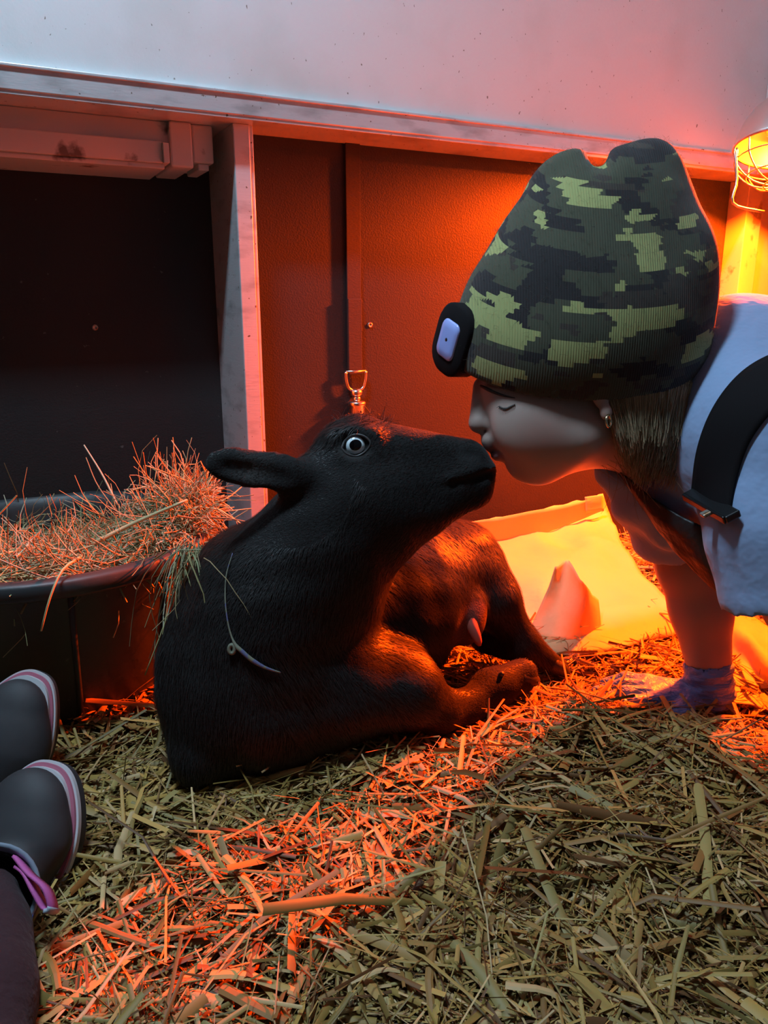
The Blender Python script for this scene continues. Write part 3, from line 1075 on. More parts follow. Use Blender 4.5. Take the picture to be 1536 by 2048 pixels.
# brow, cheek bone and eye socket
S.cone(G(680, 872, .853), G(748, 872, .855), .010, .009, .014)
S.cone(G(690, 915, .851), G(760, 905, .855), .009, .008, .014)
S.ell(G(711, 891, .842), (.0155, .0125, .010), AX(-12), .006, sub=True)
# ears
S.cone(G(628, 955, .868), G(580, 958, .852), .024, .020, .02)
S.ell(G(516, 938, .838), (.056, .0225, .0085), AX(-7), .012)
S.ell(G(458, 926, .834), (.024, .0155, .006), AX(-7), .010)
S.ell(G(512, 946, .829), (.042, .010, .0065), AX(-9), .006, sub=True)
S.cone(G(655, 940, .915), G(640, 950, .945), .020, .018, .02)
S.ell(G(632, 950, .985), (.018, .022, .05), AX(0), .012)
V, Q = S.mesh()
gb0 = bvh_of(V, Q)
mp_ = [hit(gb0, x_, y_)[0] for x_, y_ in ((888, 972), (905, 967), (925, 961), (945, 956), (963, 951), (980, 947), (988, 944))]
for k in range(6):
    if mp_[k] is not None and mp_[k + 1] is not None:
        S.cone(mp_[k], mp_[k + 1], .0022 + .0004 * k, .0026 + .0004 * k, .004, sub=True)
        S.cone(mp_[k] + up * .006, mp_[k + 1] + up * .006, .002, .002, .006)
np_ = [hit(gb0, x_, y_)[0] for x_, y_ in ((928, 905), (942, 906), (955, 912))]
S.cone(np_[0], np_[1], .0026, .0040, .004, sub=True)
S.cone(np_[1], np_[2], .0040, .0036, .004, sub=True)
V, Q = S.mesh()
V = relax(V, Q, 1, .5)
N_ = normals(V, Q)
V = V + N_ * (vnoise(V, 90, 3) * .0012)[:, None]
gcol = np.tile(np.array([.011, .0095, .0095]), (len(V), 1))


def near(c0, r_):
    return np.clip(1 - np.linalg.norm(V - c0, axis=1) / r_, 0, 1)[:, None]


w_ = np.clip(near(G(930, 1250, 1.06), .05) * 2, 0, 1)
gcol = gcol * (1 - w_) + w_ * np.array([.10, .045, .035])
for c0, r_ in ((G(700, 905, .855), .022), (G(745, 895, .857), .012), (G(505, 945, .835), .03)):
    w_ = near(c0, r_)
    gcol = gcol * (1 - w_) + w_ * np.array([.05, .045, .043])
body_g = obj('body', V, Q, M_fur, goat, True, gcol)
gb = bvh_of(V, Q)
# coat hair: flow vector per region = direction of the nearest bone
bones = [(G(960, 930, .88), G(700, 900, .888), .006), (G(940, 975, .88), G(770, 1040, .888), .008), (G(690, 985, .893), G(560, 1210, .925), .013), (G(690, 1100, .9), G(600, 1280, .93), .014),
         (G(520, 1230, .95), G(500, 1480, .93), .016), (G(430, 1300, .93), G(400, 1500, .9), .014), (G(560, 1200, .97), G(760, 1330, 1.02), .018),
         (G(700, 1150, 1.02), G(880, 1260, 1.06), .020), (G(760, 1220, 1.03), G(900, 1330, 1.05), .018), (G(620, 1300, .92), G(720, 1420, .93), .018),
         (G(700, 1340, .93), G(860, 1400, .97), .014), (G(870, 1420, .985), G(1040, 1352, 1.075), .007), (G(920, 1080, 1.1), G(1000, 1220, 1.1), .016), (G(1000, 1220, 1.1), G(1118, 1338, 1.155), .014),
         (G(600, 955, .85), G(440, 925, .834), .004), (G(700, 850, .89), G(640, 900, .89), .016)]
tri = np.concatenate([Q[:, [0, 1, 2]], Q[:, [0, 2, 3]]])
ar = np.linalg.norm(np.cross(V[tri[:, 1]] - V[tri[:, 0]], V[tri[:, 2]] - V[tri[:, 0]]), axis=1)
g = np.random.default_rng(21)
NH = 120000
ti = g.choice(len(tri), NH, p=ar / ar.sum())
b1, b2 = g.uniform(0, 1, (2, NH))
fl_ = b1 + b2 > 1
b1[fl_], b2[fl_] = 1 - b1[fl_], 1 - b2[fl_]
N_ = normals(V, Q)
pt = V[tri[ti, 0]] * (1 - b1 - b2)[:, None] + V[tri[ti, 1]] * b1[:, None] + V[tri[ti, 2]] * b2[:, None]
pn = N_[tri[ti, 0]]
best = np.full(NH, 9.)
fd = np.zeros((NH, 3))
hl_ = np.zeros(NH)
for a, b, L_ in bones:
    ba = b - a
    t = np.clip(((pt - a) @ ba) / (ba @ ba), 0, 1)
    d = np.linalg.norm(pt - a - t[:, None] * ba, axis=1)
    m = d < best
    best[m] = d[m]
    fd[m] = ba / np.linalg.norm(ba)
    hl_[m] = L_
mo = np.min([np.linalg.norm(pt - m_, axis=1) for m_ in mp_ + np_ if m_ is not None], 0) > .008
keep = mo & (np.linalg.norm(pt - G(711, 891, .846), axis=1) > .019) & (np.linalg.norm(pt - G(938, 1250, 1.05), axis=1) > .042) \
    & (np.linalg.norm(pt - G(965, 925, .87), axis=1) > .022) & (pt[:, 2] > .004)
pt, pn, fd, hl_ = pt[keep], pn[keep], fd[keep], hl_[keep]
NH = len(pt)
fd = fd + np.array([0, 0, -.35]) + g.normal(0, .16, (NH, 3))
fd = fd - pn * (fd * pn).sum(1)[:, None]
fd /= np.linalg.norm(fd, axis=1)[:, None] + 1e-9
L_ = hl_ * .8 * g.uniform(.6, 1.3, NH)
sd = np.cross(fd, pn)
w_ = g.uniform(.00018, .00034, NH)[:, None]
p0 = pt - pn * .0005
p1 = pt + fd * (L_ * .5)[:, None] + pn * (L_ * .13)[:, None]
p2 = pt + fd * L_[:, None] + pn * (L_ * .15)[:, None] + np.array([0, 0, -.1]) * L_[:, None]
HV = np.stack([p0 - sd * w_, p0 + sd * w_, p1 - sd * w_ * .8, p1 + sd * w_ * .8, p2], 1).reshape(-1, 3)
base = (np.arange(NH) * 5)[:, None]
o = obj('coat', HV, [(base + np.array([[0, 1, 3, 2]])).astype(np.int32), (base + np.array([[2, 3, 4]])).astype(np.int32)], M_hair, goat)
o['kind'] = 'stuff'
# tuft on the poll
N = 420
st = np.array([G(660 + g.uniform(0, 110), 858 + g.uniform(-6, 10), .888 + g.normal(0, .016)) for _ in range(N)])
dirs = np.tile(rt * .7 + up * .35, (N, 1)) + g.normal(0, .45, (N, 3))
v, q, c_ = strands(N, st, dirs, g.uniform(.012, .034, N), np.full(N, .0003), .2, np.tile((.02, .014, .012), (N, 1)), 3, .1, 5)
o = obj('poll_tuft', v, q, M_hair, goat)
o['kind'] = 'stuff'


# eye
def ball(name, c0, r_, mat_, parent, axes=None, rad=None, n=20):
    A = axes if axes is not None else np.eye(3)
    rad = rad or (r_, r_, r_)
    V_, F_ = [], []
    for i in range(n + 1):
        th = math.pi * i / n
        for k in range(2 * n):
            ph = math.pi * k / n
            l = (rad[0] * math.sin(th) * math.cos(ph), rad[1] * math.sin(th) * math.sin(ph), rad[2] * math.cos(th))
            V_.append(np.asarray(c0) + l[0] * A[0] + l[1] * A[1] + l[2] * A[2])
    for i in range(n):
        for k in range(2 * n):
            k2 = (k + 1) % (2 * n)
            F_.append((i * 2 * n + k, (i + 1) * 2 * n + k, (i + 1) * 2 * n + k2, i * 2 * n + k2))
    return obj(name, V_, F_, mat_, parent)


ec = G(711, 890, .8575)
eye = ball('eye', ec, .0142, M_black, goat, AX(0))
# pale iris ring and dark oval pupil lie on the front of the ball
toc = C - ec
toc = toc / np.linalg.norm(toc)
e1 = rt - toc * (rt @ toc)
e1 /= np.linalg.norm(e1)
e2 = np.cross(toc, e1)


def cap(name, ra, rb, ri, mat_, r_, rot):
    ca, sa = math.cos(rot), math.sin(rot)
    V_, F_ = [], []
    n, m = 40, 6
    for j in range(m):
        fct = ri + (1 - ri) * j / (m - 1)
        for k in range(n):
            t = 2 * math.pi * k / n
            x_, y_ = ra * fct * math.cos(t), rb * fct * math.sin(t)
            x_, y_ = x_ * ca - y_ * sa, x_ * sa + y_ * ca
            z_ = math.sqrt(max(r_ * r_ - x_ * x_ - y_ * y_, 1e-8))
            V_.append(ec + e1 * x_ + e2 * y_ + toc * z_)
    for j in range(m - 1):
        for k in range(n):
            k2 = (k + 1) % n
            F_.append((j * n + k, j * n + k2, (j + 1) * n + k2, (j + 1) * n + k))
    if ri < .02:
        F_.append(tuple(range(n)))
    return obj(name, V_, F_, mat_, eye)


cap('iris', .0112, .0098, .60, M_iris, .01435, .3)
cap('pupil', .0068, .0060, .001, M_black, .0144, .3)
lidp = [(683, 897), (690, 880), (708, 869), (728, 872), (741, 886), (733, 902), (714, 913), (694, 909)]
lp_ = []
for x_, y_ in lidp:
    h_, n_ = hit(gb, x_, y_)
    lp_.append(h_ + n_ * .0005)
lp_ = catmull(lp_ + [lp_[0]], 40)[:-1]
tube('eyelid', lp_, .0013, mat('goat_eyelid', (.05, .045, .045), .4), goat, 8, True)
# hoof at the end of the stretched leg, teat
for nm, a, b in (('hoof', G(1040, 1356, 1.058), G(1074, 1360, 1.072)), ('hoof', G(1042, 1360, 1.082), G(1076, 1362, 1.092)),
                 ('hoof', G(1105, 1328, 1.145), G(1136, 1346, 1.15)), ('hoof', G(1106, 1333, 1.165), G(1136, 1348, 1.17))):
    v, f = tube_arr([a - (b - a) * .2, a, a + (b - a) * .6, b], [.008, .0115, .0105, .006], 12)
    obj(nm, v, f, M_hoof, goat)
v, f = tube_arr(catmull([G(936, 1238, 1.052), G(948, 1262, 1.044), G(960, 1292, 1.042)], 10), [.012, .011, .0095, .0088, .008, .0075, .007, .0062, .005, .002], 14)
tag(obj('teat', v, f, M_teat, goat), 'pinkish bare teat')
v, f = tube_arr([G(1000, 1352, 1.035), G(1006, 1346, 1.03)], [.004, .003], 8)
obj('dewclaw', v, f, M_hoof, goat)
# cord collar: follows the hide
cp = []
for x_, y_ in ((470, 1110), (458, 1150), (455, 1190), (457, 1225), (463, 1262), (473, 1288), (488, 1303), (505, 1317), (530, 1332), (560, 1343)):
    h_, n_ = hit(gb, x_, y_)
    cp.append(h_ + n_ * .004)
# carry on round the far side of the neck
far_pts = [G(640, 1300, .93), G(690, 1200, 1.0), G(600, 1120, 1.02), G(500, 1090, 1.0)]
col_ = empty('cord_collar', cp[4], 'thin knotted twine collar around the black goat neck', 'collar')
rr = np.interp(np.linspace(0, 1, 60), [0, .35, .5, .6, .8, 1], [.0005, .0009, .0011, .0026, .0026, .0008])
tube('cord', catmull(cp, 60), rr, M_string, col_, 8)
h_, n_ = hit(gb, 466, 1297)
kn = h_ + n_ * .004
kp = [kn + .0038 * (math.cos(t) * rt * .8 + math.sin(t) * up * 1.2) for t in np.linspace(0, 2 * math.pi, 16, endpoint=False)]
tube('knot', kp, .0022, M_string, col_, 8, True)

# ================================================================== PERSON KISSING THE GOAT
D0 = .885
girl = empty('person', PZ(1620, 1500, 0), 'person in camouflage beanie and pale blue shirt leaning down to kiss the goat', 'person')
S = SDF(np.array([.40, .22, -.01]), np.array([1.22, .98, .62]), .0052)
# arms, neck and torso of the body
S.cone(P(1205, 835, .895), P(1330, 880, .93), .050, .052, .03)
S.cone(P(1330, 880, .93), P(1430, 850, .95), .050, .060, .03)
S.cone(P(1460, 815, .95), P(1850, 860, 1.0), .080, .110, .04)
S.cone(P(1850, 860, 1.0), P(1990, 900, 1.02), .115, .125, .04)
S.chain([(P(1335, 950, 1.04), .048), (P(1378, 1130, 1.035), .041), (P(1402, 1220, 1.04), .039), (P(1424, 1375, 1.05), .026)], .015)
S.chain([(P(1540, 900, .81), .048), (P(1610, 1210, .82), .040), (P(1760, 1480, .85), .027)], .015)
S.cone(P(1424, 1375, 1.05), P(1400, 1400, 1.052), .024, .022, .01)
S.cone(P(1760, 1480, .85), P(1750, 1540, .855), .024, .018, .01)
Vb, Qb = S.mesh()
# head at finer resolution
S = SDF(P(1080, 830, D0) - .17, P(1080, 830, D0) + .17, .0022)
S.ell(P(1150, 690, D0), (.092, .085, .074), AX(15), .02)
S.ell(P(1070, 800, D0), (.059, .060, .056), AX(15), .02)
S.ell(P(1110, 860, D0), (.058, .044, .057), AX(15), .035)
S.ell(P(1020, 775, D0), (.034, .03, .045), AX(15), .02)
for sd in (-1, 1):
    S.cone(P(1074, 918, D0 + sd * .008), P(1170, 880, D0 + sd * .045), .017, .014, .04)
    S.ell(P(1055, 852, D0 + sd * .036), (.034, .032, .018), AX(15), .03)
    S.ell(P(1021, 806, D0 + sd * .034), (.0105, .0095, .009), AX(0), .006)     # closed eye lids
    S.ell(P(987, 848, D0 + sd * .0140), (.0090, .0085, .0065), AX(0), .003)      # nostril wings
    S.cone(P(1000, 772, D0 + sd * .03), P(1045, 778, D0 + sd * .045), .009, .006, .012)
    S.ell(P(1200, 785, D0 + sd * .068), (.010, .018, .006), AX(10), .006)       # ear
    S.ell(P(1212, 825, D0 + sd * .071), (.007, .009, .004), AX(0), .004)
S.cone(P(961, 772, D0), P(957, 845, D0), .0085, .0110, .008)                    # nose ridge
S.ell(P(957, 847, D0), (.0090, .0095, .0105), AX(15), .006)
S.cone(P(978, 845, D0), P(1000, 838, D0), .012, .018, .010)
for sd in (-1, 1):
    S.ell(P(974, 860, D0 + sd * .007), (.005, .0028, .0032), AX(20), .002, sub=True)
S.ell(P(1006, 877, D0), (.018, .014, .026), AX(15), .010)                       # muzzle
S.ell(P(977, 882, D0), (.0088, .0080, .014), AX(-30), .006)                     # upper lip
S.ell(P(981, 894, D0), (.0078, .0058, .013), AX(-30), .003)
S.ell(P(999, 912, D0), (.0105, .0066, .013), AX(-15), .003)                     # lower lip
S.cone(P(984, 903, D0 - .010), P(1006, 906, D0 - .020), .0014, .0010, .003, sub=True)
S.cone(P(986, 904, D0 - .016), P(986, 904, D0 + .016), .0013, .0013, .002, sub=True)
S.ell(P(1058, 928, D0), (.021, .0155, .020), AX(15), .010)                      # chin
S.cone(P(1195, 840, .895), P(1330, 880, .93), .052, .052, .03)
Vh, Qh = S.mesh()
Vh = relax(Vh, Qh, 2, .5)
# join head and body into one mesh object
Vb = relax(Vb, Qb, 2, .5)
Vall = np.concatenate([Vb, Vh])
Qall = np.concatenate([Qb, Qh + len(Vb)])
skin = np.tile(np.array([.38, .27, .23]), (len(Vall), 1))


def paint(c0, r_, colr, st_=1.0, ax=None, rad=None):
    global skin
    if ax is None:
        w = np.clip(1 - np.linalg.norm(Vall - c0, axis=1) / r_, 0, 1)
    else:
        l = (Vall - c0) @ ax.T / np.array(rad)
        w = np.clip((1 - np.linalg.norm(l, axis=1)) * 3, 0, 1)
    w = (w * st_)[:, None].clip(0, 1)
    skin = skin * (1 - w) + w * np.array(colr)


paint(P(1085, 870, .84), .035, (.38, .17, .135), .9)
paint(P(985, 897, D0), .02, (.34, .12, .12), 1.0, AX(-30), (.013, .008, .020))
paint(P(998, 911, D0), .02, (.34, .12, .12), 1.0, AX(-15), (.013, .008, .020))
for sd in (-1, 1):
    paint(P(1002, 774, D0 + sd * .036), .02, (.10, .065, .045), .9, AX(-14), (.024, .0055, .022))
    paint(P(1020, 806, D0 + sd * .04), .02, (.27, .17, .145), .8)
body_p = obj('body', Vall, Qall, M_skin, girl, True, skin)
pb = bvh_of(Vh, Qh)
# closed eye: lash line
lv = []
for x_, y_ in ((999, 813), (1006, 817), (1014, 817), (1022, 813), (1030, 809)):
    h_, n_ = hit(pb, x_, y_)
    lv.append(h_ + n_ * .0006)
parts = [tube_arr(catmull(lv, 16), np.interp(np.linspace(0, 1, 16), [0, .4, 1], [.0008, .0014, .0006]), 6)]
for k, p in enumerate(catmull(lv, 12)):
    h_, n_ = hit(pb, 999 + 31 * k / 11, 815)
    parts.append(tube_arr([p, p + n_ * .0012 - up * .0010 - rt * .0006, p + n_ * .002 - up * .0020 - rt * .0018], [.0005, .0003, .0001], 4))
v, f = merge(parts)
obj('eyelashes', v, f, M_lash, girl)
bv_ = []
for x_, y_ in ((962, 772), (975, 778), (992, 786), (1010, 792), (1030, 796)):
    h_, n_ = hit(pb, x_, y_)
    if h_ is not None:
        bv_.append(h_ + n_ * .0002)
if len(bv_) > 2:
    v, f = tube_arr(catmull(bv_, 20), np.interp(np.linspace(0, 1, 20), [0, .3, 1], [.0016, .0022, .0005]), 6)
    obj('eyebrow', v, f, M_lash, girl)
# earring
er = P(1217, 842, .807)
tube('earring', [er + .0062 * (math.cos(t) * (rt * .6 + fw * .7) + math.sin(t) * up) for t in np.linspace(0, 2 * math.pi, 24, endpoint=False)], .0013, M_gold, girl, 8, True)

# ---- hair at the nape
S = SDF(P(1280, 830, .89) - .15, P(1280, 830, .89) + .15, .0045)
S.cone(P(1215, 770, .885), P(1325, 860, .915), .068, .056, .03)
S.cone(P(1290, 770, .90), P(1350, 850, .93), .062, .050, .03)
S.cone(P(1240, 790, .86), P(1320, 900, .885), .030, .026, .03)
Vr, Qr = S.mesh()
Vr = relax(Vr, Qr, 3, .5)
hr = obj('hair', Vr, Qr, M_blonde, girl, True, np.tile((.36, .27, .165), (len(Vr), 1)))
hb = bvh_of(Vr, Qr)
g = np.random.default_rng(3)
starts, dirs = [], []
for i in range(5200):
    x_, y_ = g.uniform(1205, 1392), g.uniform(760, 880)
    h_, n_ = hit(hb, x_, y_)
    if h_ is None:
        continue
    starts.append(h_ + n_ * g.uniform(0, .002))
    d = (-up * 1.0 + rt * (.35 - (x_ - 1200) / 260.))
    d = d - n_ * (d @ n_) * .9
    dirs.append(d)
N = len(starts)
v, q, c_ = strands(N, np.array(starts), np.array(dirs), g.uniform(.03, .065, N), g.uniform(.00025, .0005, N), .012,
                   np.array([(.40, .30, .18), (.28, .20, .12), (.50, .38, .23)])[g.integers(0, 3, N)], 6, .03, 6)
o = obj('hair_strands', v, q, M_blonde, hr, True, c_)
o['kind'] = 'stuff'
# loose wisps under the jaw and in the collar
N = 150
st = np.array([P(g.uniform(1190, 1330), g.uniform(880, 940), .86 + g.uniform(0, .06)) for _ in range(N)])
dirs = np.tile(rt * .75 - up * .55, (N, 1)) + g.normal(0, .3, (N, 3))
v, q, c_ = strands(N, st, dirs, g.uniform(.03, .075, N), np.full(N, .0003), .1, np.tile((.25, .18, .1), (N, 1)), 12, .05, 7)
o = obj('loose_wisps', v, q, M_blonde, hr, True, c_)
o['kind'] = 'stuff'

# ---- beanie
hatF, hatB, hatN = P(905, 722, D0), P(1392, 722, .895), P(1190, 832, .790)
hn_ = np.cross(hatB - hatF, hatN - hatF)
hn_ /= np.linalg.norm(hn_)
if hn_[2] > 0:
    hn_ = -hn_
hup = -hn_
S = SDF(P(1150, 560, .89) - np.array([.19, .19, .19]), P(1150, 560, .89) + np.array([.19, .19, .21]), .0036)
S.ell(P(1158, 650, .888), (.148, .088, .103), AX(8), .03)
S.ell(P(1170, 560, .888), (.128, .085, .096), AX(12), .04)
S.ell(P(1160, 722, .888), (.141, .090, .099), AX(6), .03)
S.ell(P(1200, 470, .888), (.108, .075, .084), AX(10), .04)
S.ell(P(1215, 400, .888), (.085, .050, .066), AX(5), .03)
S.ell(P(1120, 365, .892), (.036, .026, .050), AX(30), .018)
S.ell(P(1290, 350, .885), (.030, .030, .050), AX(-15), .025)
S.ell(P(1330, 560, .89), (.048, .065, .075), AX(0), .03)
S.cone(P(1200, 318, .80), P(1190, 322, .97), .010, .010, .02, sub=True)
S.cone(P(1050, 330, .825), P(1010, 360, .825), .012, .010, .02, sub=True)
S.plane(hatF, hn_, .006)
Vt, Qt = S.mesh()
Vt = relax(Vt, Qt, 2, .5)
Nt = normals(Vt, Qt)
Vt = Vt + Nt * (vnoise(Vt * np.array([1, 1, 1.6]), 34, 8) * .0028)[:, None]


def hatcoord(Vx):
    c0 = P(1165, 600, .888)
    e_a = rt - hup * (rt @ hup)
    e_a /= np.linalg.norm(e_a)
    e_b = np.cross(hup, e_a)
    rel = Vx - c0
    return np.stack([rel @ e_a, rel @ hup, rel @ e_b], 1)


bean = obj('beanie', Vt, Qt, M_camo, girl, True, None, hatcoord(Vt))
bean['label'] = 'camouflage knit beanie with a small lamp on the cuff'
# wool fuzz
g = np.random.default_rng(17)
trh = np.concatenate([Qt[:, [0, 1, 2]], Qt[:, [0, 2, 3]]])
arh = np.linalg.norm(np.cross(Vt[trh[:, 1]] - Vt[trh[:, 0]], Vt[trh[:, 2]] - Vt[trh[:, 0]]), axis=1)
th_ = g.choice(len(trh), 5000, p=arh / arh.sum())
Nt = normals(Vt, Qt)
v, q, c_ = strands(5000, Vt[trh[th_, 0]], Nt[trh[th_, 0]] * .7 + g.normal(0, .6, (5000, 3)), g.uniform(.003, .011, 5000), np.full(5000, .00009), .35,
                   np.tile((.06, .055, .035), (5000, 1)), 19, .05, 5)
o = obj('wool_fuzz', v, q, M_hay, bean, True, c_)
o['kind'] = 'stuff'
# lamp on the cuff
LN = -rt * .86 - fw * .50 - up * .08
LN /= np.linalg.norm(LN)
lup = hup - LN * (hup @ LN)
lup /= np.linalg.norm(lup)
lrt = np.cross(lup, LN)


def rrect(name, c0, w, h_, t, rr_, mat_, parent, dome=0.0):
    ring = []
    for cx_, cy_, a0 in ((1, 1, 0), (-1, 1, 90), (-1, -1, 180), (1, -1, 270)):
        for k in range(7):
            a = math.radians(a0 + 90 * k / 6)
            ring.append((cx_ * (w / 2 - rr_) + rr_ * math.cos(a), cy_ * (h_ / 2 - rr_) + rr_ * math.sin(a)))
    V_, F_ = [], []
    n = len(ring)
    for sc, z_ in ((1, -t), (1, 0), (.93, dome * .5 + .0008), (.55, dome * .9 + .001), (.1, dome + .001)):
        for a, b in ring:
            V_.append(c0 + lrt * a * sc + lup * b * sc + LN * z_)
    for j in range(4):
        for k in range(n):
            k2 = (k + 1) % n
            F_.append((j * n + k, j * n + k2, (j + 1) * n + k2, (j + 1) * n + k))
    F_.append(tuple(range(4 * n, 5 * n)))
    F_.append(tuple(range(n - 1, -1, -1)))
    return obj(name, V_, F_, mat_, parent)


lc = P(905, 680, .866)
rrect('lamp_pocket', lc + LN * .002, .064, .080, .022, .026, M_strap, bean, .003)
rrect('lamp_lens', lc + LN * .0065, .034, .043, .003, .009, M_lens, bean, .0012)
v, f = lathe_arr([(.0, .0022), (.0042, .002), (.0046, 0), (.0046, -.003)], lc + LN * .0066, LN, 18)
obj('lamp_button', v, f, M_bplast, bean)

# ---- shirt
S = SDF(np.array([.52, .22, .10]), np.array([1.22, .98, .64]), .0058)
S.cone(P(1455, 812, .945), P(1850, 850, 1.0), .120, .140, .04)
S.cone(P(1500, 880, .86), P(1470, 880, 1.03), .085, .085, .05)
S.cone(P(1405, 760, .95), P(1470, 740, .96), .075, .085, .04)
# far sleeve and hanging front of the shirt
S.cone(P(1430, 900, .91), P(1335, 985, .945), .085, .042, .04)
S.cone(P(1410, 960, .905), P(1350, 1030, .94), .055, .045, .03)
S.cone(P(1350, 985, .90), P(1290, 985, .93), .022, .018, .02)
S.chain([(P(1370, 930, 1.03), .068), (P(1345, 1010, 1.035), .060), (P(1366, 1105, 1.035), .050)], .03)
S.cone(P(1212, 940, .955), P(1330, 985, 1.0), .013, .052, .03)
S.cone(P(1200, 925, .94), P(1262, 1000, .955), .007, .020, .02)
S.cone(P(1275, 1000, .985), P(1345, 1060, 1.01), .030, .050, .03)
# near sleeve
S.chain([(P(1545, 880, .82), .074), (P(1545, 1060, .805), .060), (P(1550, 1195, .805), .0565)], .03)
# hem cuts and neck opening
hd = P(1378, 1130, 1.035) - P(1345, 1010, 1.035)
S2 = S
S2.cone(P(1366, 1135, 1.035), P(1378, 1230, 1.035), .058, .060, .004, sub=True)
S2.cone(P(1560, 1290, .81), P(1575, 1390, .815), .066, .066, .004, sub=True)
S2.cone(P(1225, 850, .885), P(1345, 886, .93), .060, .052, .006, sub=True)
S2.cone(P(1180, 800, .88), P(1300, 830, .90), .070, .060, .006, sub=True)
Vs, Qs = S2.mesh()
Vs = relax(Vs, Qs, 6, .5)
Ns = normals(Vs, Qs)
# folds run round the sleeves and across the chest
fo = np.sin(Vs @ (up * 150 + rt * 40) + 3 * vnoise(Vs, 18, 2)) * .0036 * (np.exp(-(np.linalg.norm(Vs - P(1300, 1040, .98), axis=1) / .10) ** 2)) \
    + vnoise(Vs, 26, 4) * .0022
Vs = Vs + Ns * fo[:, None]
obj('shirt', Vs, Qs, M_shirt, girl)
sb = bvh_of(Vs, Qs)

# ---- overall strap, buckle and bib
def ribbon_on(bv, left, right, name, mat_, parent, off=.002, thick=.003, n=40, m=9):
    Lp, Rp = catmull([(a, b, 0) for a, b in left], n), catmull([(a, b, 0) for a, b in right], n)
    V_ = []
    for i in range(n):
        for j in range(m):
            q_ = Lp[i] + (Rp[i] - Lp[i]) * j / (m - 1)
            h_, n_ = hit(bv, q_[0], q_[1])
            if h_ is None:
                V_.append(None)
            else:
                V_.append(h_ + n_ * off)
    for i in range(len(V_)):
        if V_[i] is None:
            k = i
            while k >= 0 and V_[k] is None:
                k -= 1
            V_[i] = V_[k] if k >= 0 else P(1450, 900, .85)
    A = np.array(V_).reshape(n, m, 3)
    for _ in range(6):
        A[1:-1] = .5 * A[1:-1] + .25 * (A[:-2] + A[2:])
    ii_ = np.arange(n * m).reshape(n, m)
    Q_ = np.stack([ii_[:-1, :-1], ii_[:-1, 1:], ii_[1:, 1:], ii_[1:, :-1]], -1).reshape(-1, 4).astype(np.int32)
    o_ = obj(name, A.reshape(-1, 3), Q_, mat_, parent)
    s_ = o_.modifiers.new('thick', 'SOLIDIFY')
    s_.thickness = thick
    s_.offset = 1
    return o_, A


so, SA = ribbon_on(sb, [(1860, 735), (1740, 705), (1620, 695), (1545, 712), (1480, 752), (1428, 820), (1398, 900), (1388, 985)], [(1860, 830), (1740, 805), (1640, 795), (1575, 802), (1535, 835), (1497, 890), (1474, 960), (1462, 1030)],
                   'overall_strap', M_strap, girl, .004, .003, 64)
# buckle: a plastic bar across the strap end with a tab below
a, b = SA[-1][0], SA[-1][-1]
a, b = a + (a - b) * .08 - fw * .010, b + (b - a) * .06 - fw * .010
b1_ = (b - a) / np.linalg.norm(b - a)
b2_ = np.cross(b1_, fw)
b2_ /= np.linalg.norm(b2_)
if b2_ @ up > 0:
    b2_ = -b2_
b3_ = np.cross(b1_, b2_)


def obox(name, c0, hx_, hy_, hz_, mat_, parent):
    v_ = [c0 + sx * hx_ * b1_ + sy * hy_ * b2_ + sz * hz_ * b3_ for sz in (-1, 1) for sx, sy in ((-1, -1), (1, -1), (1, 1), (-1, 1))]
    return bevel(obj(name, v_, BOXF, mat_, parent, smooth=False), .0015)


bk = obox('buckle', (a + b) / 2 + b2_ * .002, np.linalg.norm(b - a) / 2, .008, .004, M_bplast, girl)
obox('buckle_rim', (a + b) / 2 + b2_ * .011, np.linalg.norm(b - a) / 2 * .96, .0015, .0045, M_bplast, bk)
obox('buckle_tab', (a + b) / 2 + b2_ * .014 + b1_ * .010 - fw * .004, .0045, .007, .002, M_rust, bk)
patch('bib', [[P(1240, 946, .905), P(1285, 983, .885), P(1335, 1020, .862), P(1385, 1048, .845), P(1440, 1070, .832), P(1500, 1085, .83)],
              [P(1255, 975, .905), P(1300, 1022, .885), P(1350, 1062, .862), P(1400, 1092, .845), P(1450, 1115, .835), P(1500, 1125, .835)],
              [P(1275, 1005, .91), P(1325, 1065, .89), P(1375, 1110, .868), P(1415, 1140, .85), P(1455, 1160, .845), P(1500, 1170, .845)],
              [P(1295, 1035, .915), P(1348, 1105, .895), P(1400, 1160, .875), P(1440, 1192, .86), P(1480, 1215, .855), P(1520, 1220, .855)]], M_bib, girl, 40, 24, .003, 31, .0025)
# lower overalls, kneeling (outside the frame)
S = SDF(np.array([.90, .05, -.01]), np.array([1.50, .90, .56]), .011)
S.cone(P(1830, 860, 1.0), P(2000, 900, 1.02), .148, .150, .04)
for sd in (-1, 1):
    hp2 = P(2000, 930, 1.02 + sd * .09)
    kn2 = hp2 + rt * .02 - fw * .10
    kn2[2] = .07
    an2 = kn2 + rt * .30 + fw * .05
    an2[2] = .05
    S.chain([(hp2, .09), (kn2, .062), (an2, .045)], .03)
Vo, Qo = S.mesh()
obj('overalls', relax(Vo, Qo, 2), Qo, M_bib, girl)


